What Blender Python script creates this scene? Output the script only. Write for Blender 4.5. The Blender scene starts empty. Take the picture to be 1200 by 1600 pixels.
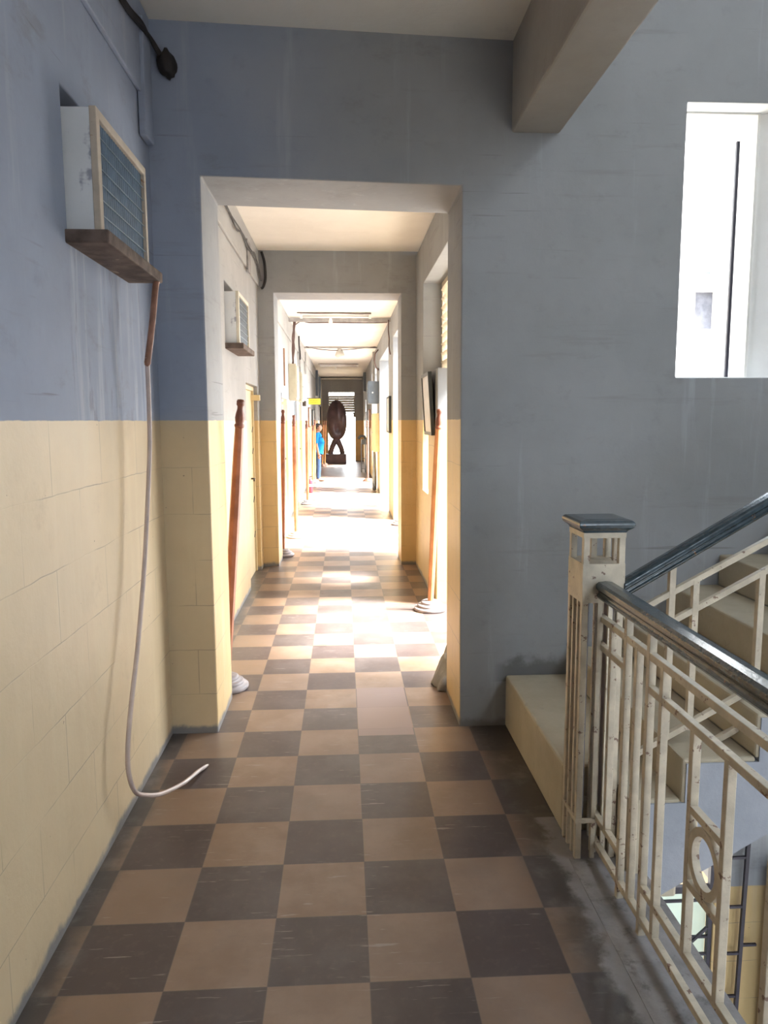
import bpy, bmesh, math, random
from mathutils import Vector, Matrix, Euler
random.seed(7)
SC = bpy.context.scene
COL = SC.collection
PI = math.pi

# ------------------------------------------------------------------ materials
class NT:
    def __init__(s, name):
        s.m = bpy.data.materials.new(name); s.m.use_nodes = True
        s.t = s.m.node_tree; s.t.nodes.clear()
        s.out = s.n('ShaderNodeOutputMaterial')
    def n(s, typ, **kw):
        nd = s.t.nodes.new(typ)
        for k, v in kw.items(): setattr(nd, k, v)
        return nd
    def l(s, a, b): s.t.links.new(a, b)
    def put(s, sock, v):
        if hasattr(v, 'is_output') or hasattr(v, 'links'): s.l(v, sock)
        else: sock.default_value = v
    def math(s, op, a, b=0.0, c=0.0):
        nd = s.n('ShaderNodeMath', operation=op)
        for i, v in enumerate((a, b, c)): s.put(nd.inputs[i], v)
        return nd.outputs[0]
    def mix(s, fac, a, b, mode='MIX'):
        nd = s.n('ShaderNodeMix', data_type='RGBA', blend_type=mode)
        s.put(nd.inputs[0], fac)
        for k, v in ((6, a), (7, b)):
            s.put(nd.inputs[k], (*v, 1) if isinstance(v, tuple) and len(v) == 3 else v)
        return nd.outputs[2]
    def noise(s, vec, scale, detail=4, rough=.55, dist=0):
        nd = s.n('ShaderNodeTexNoise')
        if vec is not None: s.l(vec, nd.inputs['Vector'])
        nd.inputs['Scale'].default_value = scale; nd.inputs['Detail'].default_value = detail
        nd.inputs['Roughness'].default_value = rough; nd.inputs['Distortion'].default_value = dist
        return nd.outputs['Fac']
    def ramp(s, fac, lo, hi):
        nd = s.n('ShaderNodeMapRange'); nd.interpolation_type = 'SMOOTHSTEP'
        s.put(nd.inputs[0], fac); nd.inputs[1].default_value = lo; nd.inputs[2].default_value = hi
        return nd.outputs[0]
    def scale(s, vec, xyz):
        nd = s.n('ShaderNodeVectorMath', operation='MULTIPLY'); s.l(vec, nd.inputs[0]); nd.inputs[1].default_value = xyz
        return nd.outputs[0]
    def pbsdf(s, color, rough=.6, spec=.4, metal=0.0, bump=None, bstr=.2, bdist=.01):
        b = s.n('ShaderNodeBsdfPrincipled')
        s.put(b.inputs['Base Color'], (*color, 1) if isinstance(color, tuple) and len(color) == 3 else color)
        s.put(b.inputs['Roughness'], rough); b.inputs['Specular IOR Level'].default_value = spec
        b.inputs['Metallic'].default_value = metal
        if bump is not None:
            bn = s.n('ShaderNodeBump'); bn.inputs['Strength'].default_value = bstr; bn.inputs['Distance'].default_value = bdist
            s.l(bump, bn.inputs['Height']); s.l(bn.outputs[0], b.inputs['Normal'])
        s.l(b.outputs[0], s.out.inputs[0])
        return b

def simple(name, c, rough=.55, spec=.4, metal=0.0, var=.18, scale=9.0, bstr=.15, spots=None):
    """painted / plain surface: noise mottling and, if asked, worn spots of another colour"""
    k = NT(name); tc = k.n('ShaderNodeTexCoord').outputs['Object']
    f = k.noise(tc, scale, 6)
    lo = tuple(x*(1-var) for x in c); hi = tuple(min(1, x*(1+var)) for x in c)
    col = k.mix(k.ramp(f, .3, .7), lo, hi)
    if spots:
        sc, thr, sp = spots
        g = k.noise(tc, sc, 5, .65)
        col = k.mix(k.ramp(g, thr, thr+.05), col, sp)
    k.pbsdf(col, rough, spec, metal, k.noise(tc, scale*4, 4), bstr, .003)
    return k.m

CREAM = (.62, .485, .305)
YELLOW = (.62, .445, .215)
GREY = (.302, .309, .318)
SKYLIT_BLUE = (.295, .335, .425)  # blue-grey paint with the cool skylight tint mixed in
CEMENT = (.30, .29, .28)

def wall_mat(name, two=True, blocks=True, tone='grey'):
    k = NT(name)
    geo = k.n('ShaderNodeNewGeometry'); pos = geo.outputs['Position']
    sep = k.n('ShaderNodeSeparateXYZ'); k.l(pos, sep.inputs[0])
    nor = k.n('ShaderNodeSeparateXYZ'); k.l(geo.outputs['True Normal'], nor.inputs[0])
    X, Y, Z = sep.outputs
    # grey-blue distemper, blotchy and streaked by rain
    f1 = k.noise(pos, 1.3, 6, .6); f2 = k.noise(pos, 7, 6, .65)
    st = k.noise(k.scale(pos, (9, 9, .7)), 1.0, 5, .6)
    if tone == 'left':      # cool skylight tinted into the hall, warm light into the paler grey corridor bays
        base = k.mix(k.math('GREATER_THAN', Y, 4.0), SKYLIT_BLUE, (.38, .375, .37))
    elif tone == 'front':   # cool light painted in as blue, fading raggedly into grey towards the right
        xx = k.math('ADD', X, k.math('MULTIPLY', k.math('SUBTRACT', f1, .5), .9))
        base = k.mix(k.ramp(xx, -.85, .35), SKYLIT_BLUE, GREY)
    else:
        base = k.mix(0.0, GREY, GREY)
    vary = k.math('ADD', k.math('MULTIPLY', k.ramp(f1, .3, .7), .17), .90)
    vary = k.math('MULTIPLY', vary, k.math('SUBTRACT', 1.0, k.math('MULTIPLY', k.ramp(f2, .55, .8), .14)))
    vv = k.n('ShaderNodeCombineXYZ')
    for i_ in range(3): k.l(vary, vv.inputs[i_])
    g = k.mix(1.0, base, vv.outputs[0], 'MULTIPLY')
    if tone == 'left':      # drips under the first air conditioner
        dm = k.math('MULTIPLY', k.math('MULTIPLY', k.ramp(Y, 2.55, 2.75), k.math('SUBTRACT', 1.0, k.ramp(Y, 3.5, 3.8))), k.math('LESS_THAN', Z, 2.29))
        dn = k.noise(k.scale(pos, (12, 12, .9)), 1.0, 6, .6)
        g = k.mix(k.math('MULTIPLY', k.math('MULTIPLY', dm, k.ramp(dn, .48, .62)), .55), g, (.46, .48, .54))
        dn2 = k.noise(k.scale(pos, (14, 14, 2.5)), 1.3, 6, .68)
        g = k.mix(k.math('MULTIPLY', k.math('MULTIPLY', dm, k.ramp(dn2, .57, .64)), .6), g, (.21, .22, .26))
    g = k.mix(k.math('MULTIPLY', k.ramp(st, .58, .75), .4), g, (.44, .46, .50))
    dd = k.noise(k.scale(pos, (1, 1, 2.2)), 2.3, 7, .7)
    g = k.mix(k.math('MULTIPLY', k.ramp(dd, .57, .72), .40), g, (.20, .20, .20))
    hz = k.noise(k.scale(pos, (.7, .7, 9)), 1.6, 6, .62)              # shutter-board smears
    g = k.mix(k.math('MULTIPLY', k.ramp(hz, .60, .74), .34), g, (.20, .195, .19))
    hl = k.noise(k.scale(pos, (.8, .8, 26)), 1.0, 3, .6)
    g = k.mix(k.math('MULTIPLY', k.math('MULTIPLY', k.ramp(hl, .66, .70), k.ramp(f1, .45, .6)), .5), g, (.16, .155, .15))
    # black damp stain above the bottom step
    sx = k.math('MULTIPLY', k.ramp(X, .78, .90), k.math('SUBTRACT', 1.0, k.ramp(X, 1.05, 1.5)))
    sn = k.math('ADD', Z, k.math('MULTIPLY', k.math('SUBTRACT', k.noise(pos, 6, 5, .65), .5), .22))
    sz = k.math('MULTIPLY', k.math('SUBTRACT', 1.0, k.ramp(sn, .33, .40)), k.math('GREATER_THAN', Z, .25))
    g = k.mix(k.math('MULTIPLY', k.math('MULTIPLY', sx, sz), .75), g, (.10, .097, .09))
    if two:
        deep = k.math('MAXIMUM', k.math('GREATER_THAN', Y, 4.0), k.math('LESS_THAN', Z, -.5)) if tone in ('left', 'front') else 1.0
        cb = k.mix(deep, CREAM, YELLOW)
        cv_ = k.n('ShaderNodeCombineXYZ')
        for i_ in range(3): k.l(k.math('ADD', k.math('MULTIPLY', k.ramp(f1, .3, .7), .16), .90), cv_.inputs[i_])
        c = k.mix(1.0, cb, cv_.outputs[0], 'MULTIPLY')
        c = k.mix(k.math('MULTIPLY', k.ramp(st, .5, .8), .45), c, (.66, .55, .36))
        dirt = k.noise(pos, 3.1, 7, .7)
        c = k.mix(k.math('MULTIPLY', k.ramp(dirt, .56, .78), .42), c, (.36, .255, .15))
        spk = k.noise(pos, 42, 2)
        c = k.mix(k.ramp(spk, .76, .79), c, (.17, .13, .10))
        h = None
        if blocks:
            u = k.math('ADD', k.math('MULTIPLY', Y, k.math('ABSOLUTE', nor.outputs[0])), k.math('MULTIPLY', X, k.math('ABSOLUTE', nor.outputs[1])))
            cv = k.n('ShaderNodeCombineXYZ')
            k.l(k.math('ADD', u, -.2), cv.inputs[0])
            wob = k.math('MULTIPLY', k.math('SUBTRACT', k.noise(pos, 6, 2), .5), .012)
            k.l(k.math('ADD', k.math('ADD', Z, .025), wob), cv.inputs[1])
            br = k.n('ShaderNodeTexBrick'); k.l(cv.outputs[0], br.inputs['Vector'])
            br.offset = .5; br.offset_frequency = 2; br.squash = 1
            br.inputs['Scale'].default_value = 1; br.inputs['Mortar Size'].default_value = .0022
            br.inputs['Mortar Smooth'].default_value = .3
            br.inputs['Brick Width'].default_value = .49; br.inputs['Row Height'].default_value = .2425
            h = br.outputs['Fac']
            worn = k.ramp(k.noise(pos, 2.2, 3), .38, .62)
            c = k.mix(k.math('MULTIPLY', k.math('MULTIPLY', h, worn), .75), c, (.25, .20, .15))
        edge = k.math('ADD', Z, k.math('MULTIPLY', k.math('SUBTRACT', k.noise(pos, 14, 3), .5), .010))
        up = k.math('MAXIMUM', k.ramp(edge, 1.667, 1.671), k.math('MULTIPLY', k.ramp(edge, -1.012, -1.006), k.math('LESS_THAN', Z, -.05)))
        col = k.mix(up, c, g)
    else:
        col = g; h = None; up = 1.0
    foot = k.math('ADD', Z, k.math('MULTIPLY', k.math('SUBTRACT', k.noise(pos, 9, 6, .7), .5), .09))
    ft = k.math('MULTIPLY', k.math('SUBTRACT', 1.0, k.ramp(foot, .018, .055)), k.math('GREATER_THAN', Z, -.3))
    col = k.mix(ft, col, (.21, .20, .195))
    rough = k.math('ADD', k.math('MULTIPLY', up, .3), .42) if two else .75
    bump = k.math('ADD', k.math('MULTIPLY', k.noise(pos, 22, 5, .6), .35), k.math('MULTIPLY', k.noise(pos, 2.5, 3), 1.1))
    if h is not None:
        bump = k.math('SUBTRACT', bump, k.math('MULTIPLY', k.math('MULTIPLY', h, .5), k.math('SUBTRACT', 1.0, up)))
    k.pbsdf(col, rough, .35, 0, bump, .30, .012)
    return k.m

M = {}
M['wall'] = wall_mat('painted_wall_two_tone')
M['pier'] = wall_mat('painted_pier_two_tone', True, True)
M['blue'] = wall_mat('painted_wall_skylight_blue_two_tone', True, True, 'left')
M['bluegrey'] = wall_mat('painted_wall_skylight_blue', False, False, 'left')
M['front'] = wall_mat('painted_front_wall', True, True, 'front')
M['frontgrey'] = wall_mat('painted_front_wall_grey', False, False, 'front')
M['grey'] = wall_mat('painted_wall_grey', False)

def floor_mat():
    k = NT('checker_tiles'); geo = k.n('ShaderNodeNewGeometry'); pos = geo.outputs['Position']
    sep = k.n('ShaderNodeSeparateXYZ'); k.l(pos, sep.inputs[0]); X, Y, Z = sep.outputs
    T = .3048
    u = k.math('DIVIDE', k.math('SUBTRACT', X, .0628), T); v = k.math('DIVIDE', k.math('SUBTRACT', Y, 2.0185), T)
    iu = k.math('FLOOR', u); iv = k.math('FLOOR', v)
    par = k.math('PINGPONG', k.math('ADD', iu, iv), 1.0)          # 0 light, 1 dark
    cv = k.n('ShaderNodeCombineXYZ'); k.l(iu, cv.inputs[0]); k.l(iv, cv.inputs[1])
    wn = k.n('ShaderNodeTexWhiteNoise', noise_dimensions='2D'); k.l(cv.outputs[0], wn.inputs[0])
    rnd = wn.outputs['Value']
    f = k.noise(pos, 5, 6, .6); f2 = k.noise(pos, 30, 5, .6)
    light = k.mix(k.ramp(f, .3, .7), (.225, .142, .092), (.305, .208, .150))
    light = k.mix(k.math('MULTIPLY', rnd, .45), light, (.27, .205, .175))
    dark = k.mix(k.ramp(f, .3, .7), (.078, .062, .060), (.122, .104, .100))
    dark = k.mix(k.math('MULTIPLY', rnd, .6), dark, (.078, .052, .050))
    mid = k.math('MULTIPLY', k.ramp(k.math('ABSOLUTE', k.math('ADD', X, k.math('MULTIPLY', k.math('SUBTRACT', k.noise(pos, 1.6, 4), .5), .5))), .35, .75), .6)
    light = k.mix(mid, light, (.225, .138, .082))                  # untrodden sides keep their warm colour
    dark = k.mix(k.math('MULTIPLY', mid, .8), dark, (.072, .045, .038))
    col = k.mix(par, light, dark)
    sm = k.noise(pos, 2.2, 6, .65)
    col = k.mix(k.math('MULTIPLY', k.ramp(sm, .48, .72), .28), col, (.17, .145, .135))
    col = k.mix(k.math('MULTIPLY', k.ramp(f2, .5, .75), .25), col, (.19, .14, .12))
    # scratches
    sc = k.noise(k.scale(pos, (6, 60, 1)), 1.0, 3, .6)
    sc2 = k.noise(pos, 3.0, 2)
    col = k.mix(k.math('MULTIPLY', k.math('MULTIPLY', k.ramp(sc, .625, .69), k.ramp(sc2, .42, .56)), .5), col, (.42, .37, .33))
    # cement-patched tiles just inside the first opening
    pu = k.math('MULTIPLY', k.math('GREATER_THAN', X, .066), k.math('LESS_THAN', X, .362))
    pv = k.math('MULTIPLY', k.math('GREATER_THAN', Y, 3.76), k.math('LESS_THAN', Y, 4.47))
    col = k.mix(k.math('MULTIPLY', k.math('MULTIPLY', pu, pv), .9), col, (.30, .215, .19))
    # joints
    fu = k.math('ABSOLUTE', k.math('SUBTRACT', k.math('FRACT', u), .5)); fv = k.math('ABSOLUTE', k.math('SUBTRACT', k.math('FRACT', v), .5))
    jm = k.math('GREATER_THAN', k.math('MAXIMUM', fu, fv), .4945)
    col = k.mix(k.math('MULTIPLY', jm, .5), col, (.12, .10, .09))
    # grime along the walls
    e = k.math('ADD', X, k.math('MULTIPLY', k.math('SUBTRACT', k.noise(pos, 5, 6, .7), .5), .16))
    gl = k.math('SUBTRACT', 1.0, k.ramp(e, -.925, -.80))
    gr = k.math('MULTIPLY', k.ramp(e, .58, .80), k.math('LESS_THAN', Y, 3.9))
    gr2 = k.math('MULTIPLY', k.ramp(e, .74, .84), k.math('GREATER_THAN', Y, 3.9))
    gg = k.math('MAXIMUM', k.math('MAXIMUM', gl, gr), k.math('MULTIPLY', gr2, .6))
    gcol = k.mix(k.ramp(k.noise(pos, 8, 5, .6), .45, .75), (.055, .048, .044), (.15, .135, .125))
    col = k.mix(k.math('MULTIPLY', gg, .85), col, gcol)
    ce = k.math('ADD', X, k.math('MULTIPLY', k.math('SUBTRACT', k.noise(pos, 7, 6, .7), .5), .20))
    col = k.mix(k.math('MULTIPLY', k.ramp(ce, .775, .83), k.math('LESS_THAN', Y, 2.9)), col, k.mix(k.noise(pos, 11, 5), (.15, .14, .14), (.33, .31, .31)))
    rough = k.math('ADD', k.math('MULTIPLY', k.noise(pos, 3, 4), .16), .285)
    bump = k.math('SUBTRACT', k.math('MULTIPLY', k.noise(pos, 5, 3), .6), k.math('MULTIPLY', jm, .4))
    k.pbsdf(col, rough, .55, 0, bump, .16, .006)
    return k.m
M['floor'] = floor_mat()

def plaster(name, a, b, scale=3, rough=.8, dark=(.15, .14, .135), thr=.60):
    k = NT(name); pos = k.n('ShaderNodeNewGeometry').outputs['Position']
    col = k.mix(k.ramp(k.noise(pos, scale, 6, .62), .3, .7), a, b)
    col = k.mix(k.math('MULTIPLY', k.ramp(k.noise(pos, scale*2.7, 7, .7), thr, thr+.16), .6), col, dark)
    k.pbsdf(col, rough, .3, 0, k.noise(pos, 25, 6, .65), .3, .008)
    return k.m
M['ceiling'] = plaster('white_ceiling', (.72, .69, .63), (.80, .77, .71), 1.2, .85, (.60, .57, .52), .62)
M['cement'] = plaster('worn_cement', (.20, .19, .19), (.34, .32, .32), 5, .75, (.09, .08, .077), .53)
M['beam'] = plaster('beam_paint', (.33, .305, .27), (.39, .365, .33), 2, .8, (.27, .245, .21))
M['step'] = plaster('cream_step_paint', (.40, .35, .26), (.48, .43, .33), 3, .6, (.22, .20, .18), .58)
M['string'] = plaster('grey_stair_string', (.27, .295, .34), (.35, .37, .42), 2.5, .7, (.20, .20, .21), .60)
M['facade'] = simple('white_facade', (.86, .86, .85), .8, .2, var=.02)
M['dark_opening'] = simple('dim_window_hole', (.10, .10, .115), .8, .1)
M['ironpaint'] = simple('worn_cream_iron', (.53, .465, .36), .42, .45, var=.14, scale=16, bstr=.35, spots=(30, .61, (.20, .12, .09)))
M['ironinner'] = simple('grey_violet_iron', (.24, .23, .27), .6, .3, spots=(20, .6, (.34, .30, .25)))
M['railpaint'] = simple('dark_teal_gloss', (.028, .045, .056), .20, .7, var=.3, scale=22, bstr=.25, spots=(26, .66, (.15, .075, .03)))
M['wood'] = simple('reddish_varnished_wood', (.33, .125, .062), .38, .45, var=.3, scale=6)
M['wood_far'] = simple('orange_varnished_wood', (.52, .22, .09), .42, .4, var=.2, scale=6)
M['wooddark'] = simple('dark_wood', (.115, .06, .04), .45, .4, var=.3, scale=7)
M['woodturned'] = simple('brown_turned_wood', (.20, .065, .035), .35, .5, var=.3, scale=20)
M['stone'] = simple('pinkish_grey_stone', (.25, .215, .21), .5, .4, var=.15, scale=14)
M['plank'] = simple('weathered_plank', (.125, .092, .078), .75, .2, var=.35, scale=14, bstr=.4, spots=(9, .66, (.32, .25, .20)))
M['acwhite'] = simple('peeling_white_paint', (.72, .74, .76), .55, .35, var=.04, scale=5, spots=(3.4, .53, (.34, .35, .42)))
M['acframe'] = simple('beige_frame', (.50, .43, .35), .6, .3, var=.12, scale=12, spots=(7, .64, (.30, .16, .09)))
M['acback'] = simple('blue_grey_fins', (.07, .12, .19), .55, .4, var=.25, scale=12)
M['doorgrey2'] = simple('dark_grey_fins', (.10, .10, .105), .5, .4, var=.1)
M['acwhite2'] = simple('cream_edge_paint', (.62, .57, .47), .5, .4, var=.06)
M['wire'] = simple('bright_wire', (.26, .34, .41), .35, .5, .5, var=.1)
M['copper'] = simple('brown_pipe', (.30, .15, .10), .4, .45, var=.2, scale=18)
M['hose'] = simple('cloudy_hose', (.56, .46, .42), .25, .5, var=.1, scale=14)
M['black'] = simple('black_cable', (.030, .026, .026), .6, .3)
M['cable'] = simple('brown_cable', (.12, .075, .065), .6, .3)
M['darkcable'] = simple('dusty_cable', (.10, .095, .095), .7, .2)
M['greycable'] = simple('grey_conduit', (.35, .34, .33), .6, .3)
M['frameblack'] = simple('black_frame', (.025, .03, .028), .4, .45)
M['framebrown'] = simple('brown_frame', (.22, .11, .06), .45, .4)
M['paper'] = simple('mounted_print', (.62, .60, .60), .35, .4, var=.14, scale=7)
M['boxbeige'] = simple('beige_metal_box', (.38, .345, .25), .5, .4, var=.07)
M['boxcream'] = simple('cream_board', (.72, .58, .33), .5, .4, var=.06)
M['boxblue'] = simple('blue_grey_box', (.115, .14, .17), .5, .4, var=.1)
M['metalgrey'] = simple('grey_metal', (.22, .25, .28), .35, .5, .5, var=.12)
M['doorcream'] = simple('cream_door', (.66, .53, .30), .5, .4, var=.08, scale=5)
M['doorgrey'] = simple('grey_door', (.24, .28, .31), .5, .4, var=.08)
M['hardware'] = simple('dark_hardware', (.06, .045, .035), .5, .4, .3)
M['sign'] = simple('yellow_sign', (.85, .60, .06), .5, .3, var=.05)
M['signink'] = simple('faded_ink', (.50, .32, .04), .6, .2)
M['red'] = simple('red_enamel', (.55, .03, .05), .35, .5, var=.1)
M['whitepaint'] = simple('white_enamel', (.75, .74, .70), .5, .4, var=.05)
M['sculpt'] = simple('dark_carved_wood', (.062, .034, .034), .42, .45, var=.35, scale=3.5)
M['skin'] = simple('brown_skin', (.27, .13, .08), .5, .35, var=.08)
M['hair'] = simple('black_hair', (.02, .016, .015), .6, .3)
M['shirt'] = simple('turquoise_cotton', (.004, .135, .34), .8, .2, var=.08)
M['jeans'] = simple('blue_denim', (.03, .055, .125), .85, .2, var=.15, scale=14)
M['shoe'] = simple('brown_shoe', (.13, .075, .055), .5, .4)
M['louverdim'] = simple('grey_cream_louver', (.30, .27, .225), .6, .3, var=.08)
M['louver'] = simple('cream_louver', (.62, .55, .44), .6, .3, var=.08)
M['glow_shade'] = simple('milky_glass_shade', (.66, .63, .57), .3, .5, var=.1)
M['tube'] = simple('unlit_tube', (.82, .82, .80), .3, .5, var=.02)
M['grille'] = simple('dark_iron_bars', (.045, .04, .055), .5, .4)
M['brownpost'] = simple('brown_painted_post', (.15, .10, .065), .6, .3, var=.2)
M['lumpcement'] = plaster('rough_cement', (.26, .25, .245), (.36, .345, .33), 9, .9, (.14, .13, .13), .58)

def pane_mat():
    k = NT('frosted_pane')
    a = k.n('ShaderNodeBsdfTranslucent'); a.inputs[0].default_value = (.46, .52, .505, 1)
    b = k.n('ShaderNodeBsdfGlossy'); b.inputs['Roughness'].default_value = .25
    mx = k.n('ShaderNodeMixShader'); mx.inputs[0].default_value = .08
    k.l(a.outputs[0], mx.inputs[1]); k.l(b.outputs[0], mx.inputs[2]); k.l(mx.outputs[0], k.out.inputs[0])
    return k.m
M['pane'] = pane_mat()

# ------------------------------------------------------------------ mesh helpers
def box(bm, x0, x1, y0, y1, z0, z1):
    vs = [bm.verts.new((x, y, z)) for x in (x0, x1) for y in (y0, y1) for z in (z0, z1)]
    for f in ((0, 1, 3, 2), (4, 6, 7, 5), (0, 4, 5, 1), (2, 3, 7, 6), (0, 2, 6, 4), (1, 5, 7, 3)):
        bm.faces.new([vs[i] for i in f])
    return bm
def prism(bm, poly, axis, a0, a1):
    """extrude a 2-D polygon along axis: 0 -> (y,z), 1 -> (x,z), 2 -> (x,y)"""
    def P(p, a):
        return (a, p[0], p[1]) if axis == 0 else (p[0], a, p[1]) if axis == 1 else (p[0], p[1], a)
    A = [bm.verts.new(P(p, a0)) for p in poly]; B = [bm.verts.new(P(p, a1)) for p in poly]
    n = len(poly)
    bm.faces.new(A); bm.faces.new(B[::-1])
    for i in range(n): bm.faces.new((A[i], B[i], B[(i+1) % n], A[(i+1) % n]))
    bmesh.ops.recalc_face_normals(bm, faces=bm.faces)
    return bm
def smooth_path(pts, k=6):
    pts = [Vector(p) for p in pts]; P = [pts[0]] + pts + [pts[-1]]; out = []
    for i in range(1, len(P)-2):
        for j in range(k):
            t = j/k; a, b, c, d = P[i-1], P[i], P[i+1], P[i+2]
            out.append(.5*((2*b) + (c-a)*t + (2*a-5*b+4*c-d)*t*t + (3*b-a-3*c+d)*t**3))
    out.append(pts[-1]); return out
def tube(bm, pts, r, n=8):
    pts = [Vector(p) for p in pts]; rr = r if isinstance(r, (list, tuple)) else [r]*len(pts)
    up = None; rings = []
    for i, p in enumerate(pts):
        t = (pts[min(i+1, len(pts)-1)] - pts[max(i-1, 0)]).normalized()
        if up is None:
            up = Vector((0, 0, 1)) if abs(t.z) < .9 else Vector((1, 0, 0))
        s = t.cross(up).normalized(); up = s.cross(t).normalized()
        rings.append([bm.verts.new(p + rr[i]*(math.cos(2*PI*k/n)*s + math.sin(2*PI*k/n)*up)) for k in range(n)])
    for a, b in zip(rings, rings[1:]):
        for k in range(n): bm.faces.new((a[k], a[(k+1) % n], b[(k+1) % n], b[k]))
    bm.faces.new(rings[0][::-1]); bm.faces.new(rings[-1])
    bmesh.ops.recalc_face_normals(bm, faces=bm.faces)
    return bm
def lathe(bm, prof, n=24, c=(0, 0, 0)):
    rings = []
    for r, z in prof:
        rings.append([bm.verts.new((c[0]+r*math.cos(2*PI*k/n), c[1]+r*math.sin(2*PI*k/n), c[2]+z)) for k in range(n)] if r > 1e-5 else [bm.verts.new((c[0], c[1], c[2]+z))])
    for a, b in zip(rings, rings[1:]):
        for k in range(n):
            k2 = (k+1) % n
            if len(a) == 1 and len(b) == 1: continue
            if len(a) == 1: bm.faces.new((a[0], b[k], b[k2]))
            elif len(b) == 1: bm.faces.new((a[k], a[k2], b[0]))
            else: bm.faces.new((a[k], a[k2], b[k2], b[k]))
    if len(rings[0]) > 1: bm.faces.new(rings[0][::-1])
    if len(rings[-1]) > 1: bm.faces.new(rings[-1])
    bmesh.ops.recalc_face_normals(bm, faces=bm.faces)
    return bm
def bar(bm, p, q, w, h=None):
    """rectangular bar p->q; w across (horizontal), h along the other direction"""
    h = h or w; p, q = Vector(p), Vector(q); t = (q-p).normalized()
    up = Vector((0, 0, 1)) if abs(t.z) < .95 else Vector((0, 1, 0))
    s = t.cross(up).normalized(); u = s.cross(t)
    A, B = [], []
    for a, b in ((-1, -1), (1, -1), (1, 1), (-1, 1)):
        o = s*a*w/2 + u*b*h/2
        A.append(bm.verts.new(p+o)); B.append(bm.verts.new(q+o))
    bm.faces.new(A); bm.faces.new(B[::-1])
    for i in range(4): bm.faces.new((A[i], B[i], B[(i+1) % 4], A[(i+1) % 4]))
    bmesh.ops.recalc_face_normals(bm, faces=bm.faces)
    return bm
def solid(bm, add, sub=()):
    """union of boxes minus boxes, outer faces only; returns bm"""
    cs = [sorted({round(v, 5) for b in list(add)+list(sub) for v in (b[2*i], b[2*i+1])}) for i in range(3)]
    def ins(b, c): return all(b[2*i] < c[i] < b[2*i+1] for i in range(3))
    F = {}
    n = [len(c)-1 for c in cs]
    for i in range(n[0]):
        for j in range(n[1]):
            for k in range(n[2]):
                c = [(cs[a][t]+cs[a][t+1])/2 for a, t in enumerate((i, j, k))]
                F[i, j, k] = any(ins(b, c) for b in add) and not any(ins(b, c) for b in sub)
    V = {}
    def v(i, j, k):
        if (i, j, k) not in V: V[i, j, k] = bm.verts.new((cs[0][i], cs[1][j], cs[2][k]))
        return V[i, j, k]
    for (i, j, k), on in F.items():
        if not on: continue
        g = lambda a, b, c: F.get((a, b, c), False)
        if not g(i-1, j, k): bm.faces.new((v(i, j, k), v(i, j, k+1), v(i, j+1, k+1), v(i, j+1, k)))
        if not g(i+1, j, k): bm.faces.new((v(i+1, j, k), v(i+1, j+1, k), v(i+1, j+1, k+1), v(i+1, j, k+1)))
        if not g(i, j-1, k): bm.faces.new((v(i, j, k), v(i+1, j, k), v(i+1, j, k+1), v(i, j, k+1)))
        if not g(i, j+1, k): bm.faces.new((v(i, j+1, k), v(i, j+1, k+1), v(i+1, j+1, k+1), v(i+1, j+1, k)))
        if not g(i, j, k-1): bm.faces.new((v(i, j, k), v(i, j+1, k), v(i+1, j+1, k), v(i+1, j, k)))
        if not g(i, j, k+1): bm.faces.new((v(i, j, k+1), v(i+1, j, k+1), v(i+1, j+1, k+1), v(i, j+1, k+1)))
    return bm
def BM(): return bmesh.new()

WL = {}   # world location of empties
def obj(name, bm, mat, parent=None, smooth=False, bevel=0.0, local=False):
    me = bpy.data.meshes.new(name)
    if parent is not None and not local: bmesh.ops.translate(bm, verts=bm.verts, vec=-Vector(WL.get(parent, (0, 0, 0))))
    bm.to_mesh(me); bm.free()
    for m_ in (mat if isinstance(mat, (list, tuple)) else [mat]): me.materials.append(M[m_] if isinstance(m_, str) else m_)
    if smooth:
        for p in me.polygons: p.use_smooth = True
    o = bpy.data.objects.new(name, me); COL.objects.link(o)
    if parent is not None:
        o.parent = parent; WL[o] = WL.get(parent, (0, 0, 0))
    if bevel:
        b = o.modifiers.new('bevel', 'BEVEL'); b.width = bevel; b.segments = 2; b.limit_method = 'ANGLE'; b.angle_limit = math.radians(40)
        b.harden_normals = False
    return o
def tag(o, label, cat, group=None):
    o['label'] = label; o['category'] = cat
    if group: o['group'] = group
    return o
def thing(name, label, cat, loc=(0, 0, 0), group=None):
    o = bpy.data.objects.new(name, None); COL.objects.link(o); o.location = loc; o.empty_display_size = .1
    WL[o] = tuple(loc); return tag(o, label, cat, group)
def struct(name, bm, mat, parent=None, bevel=0.0, smooth=False):
    o = obj(name, bm, mat, parent, smooth, bevel)
    if parent is None: o['kind'] = 'structure'
    return o
def copy_tree(o, parent=None):
    c = o.copy(); COL.objects.link(c)
    if parent is not None: c.parent = parent
    for ch in [x for x in COL.objects if x.parent == o]: copy_tree(ch, c)
    return c
def kids(o, stem): return [x for x in COL.objects if x.parent == o and x.name.split('.')[0] == stem]

# ------------------------------------------------------------------ dimensions (metres; eye 1.666 above the tiles, corridor runs along +Y)
XL, XR = -.93, .83              # corridor wall faces
YF, YFB = 3.85, 4.36            # first cross wall
YM, YMB = 8.45, 8.95            # second cross wall
YE = 30.4                       # end wall
CH, C2 = 3.52, 3.42             # ceiling heights

# ------------------------------------------------------------------ the shell
struct('floor', solid(BM(), [(-1.25, .845, -3.6, YF, -.16, 0), (.845, 1.06, 2.60, YF, -.16, 0), (-1.25, 1.02, YF, 33.5, -.16, 0), (.85, 3.5, -3.6, -1.3, -.16, 0)]), 'floor')
struct('trim_1', solid(BM(), [(.845, 1.10, -1.3, 2.60, -.20, .0015)]), 'cement')
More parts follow.
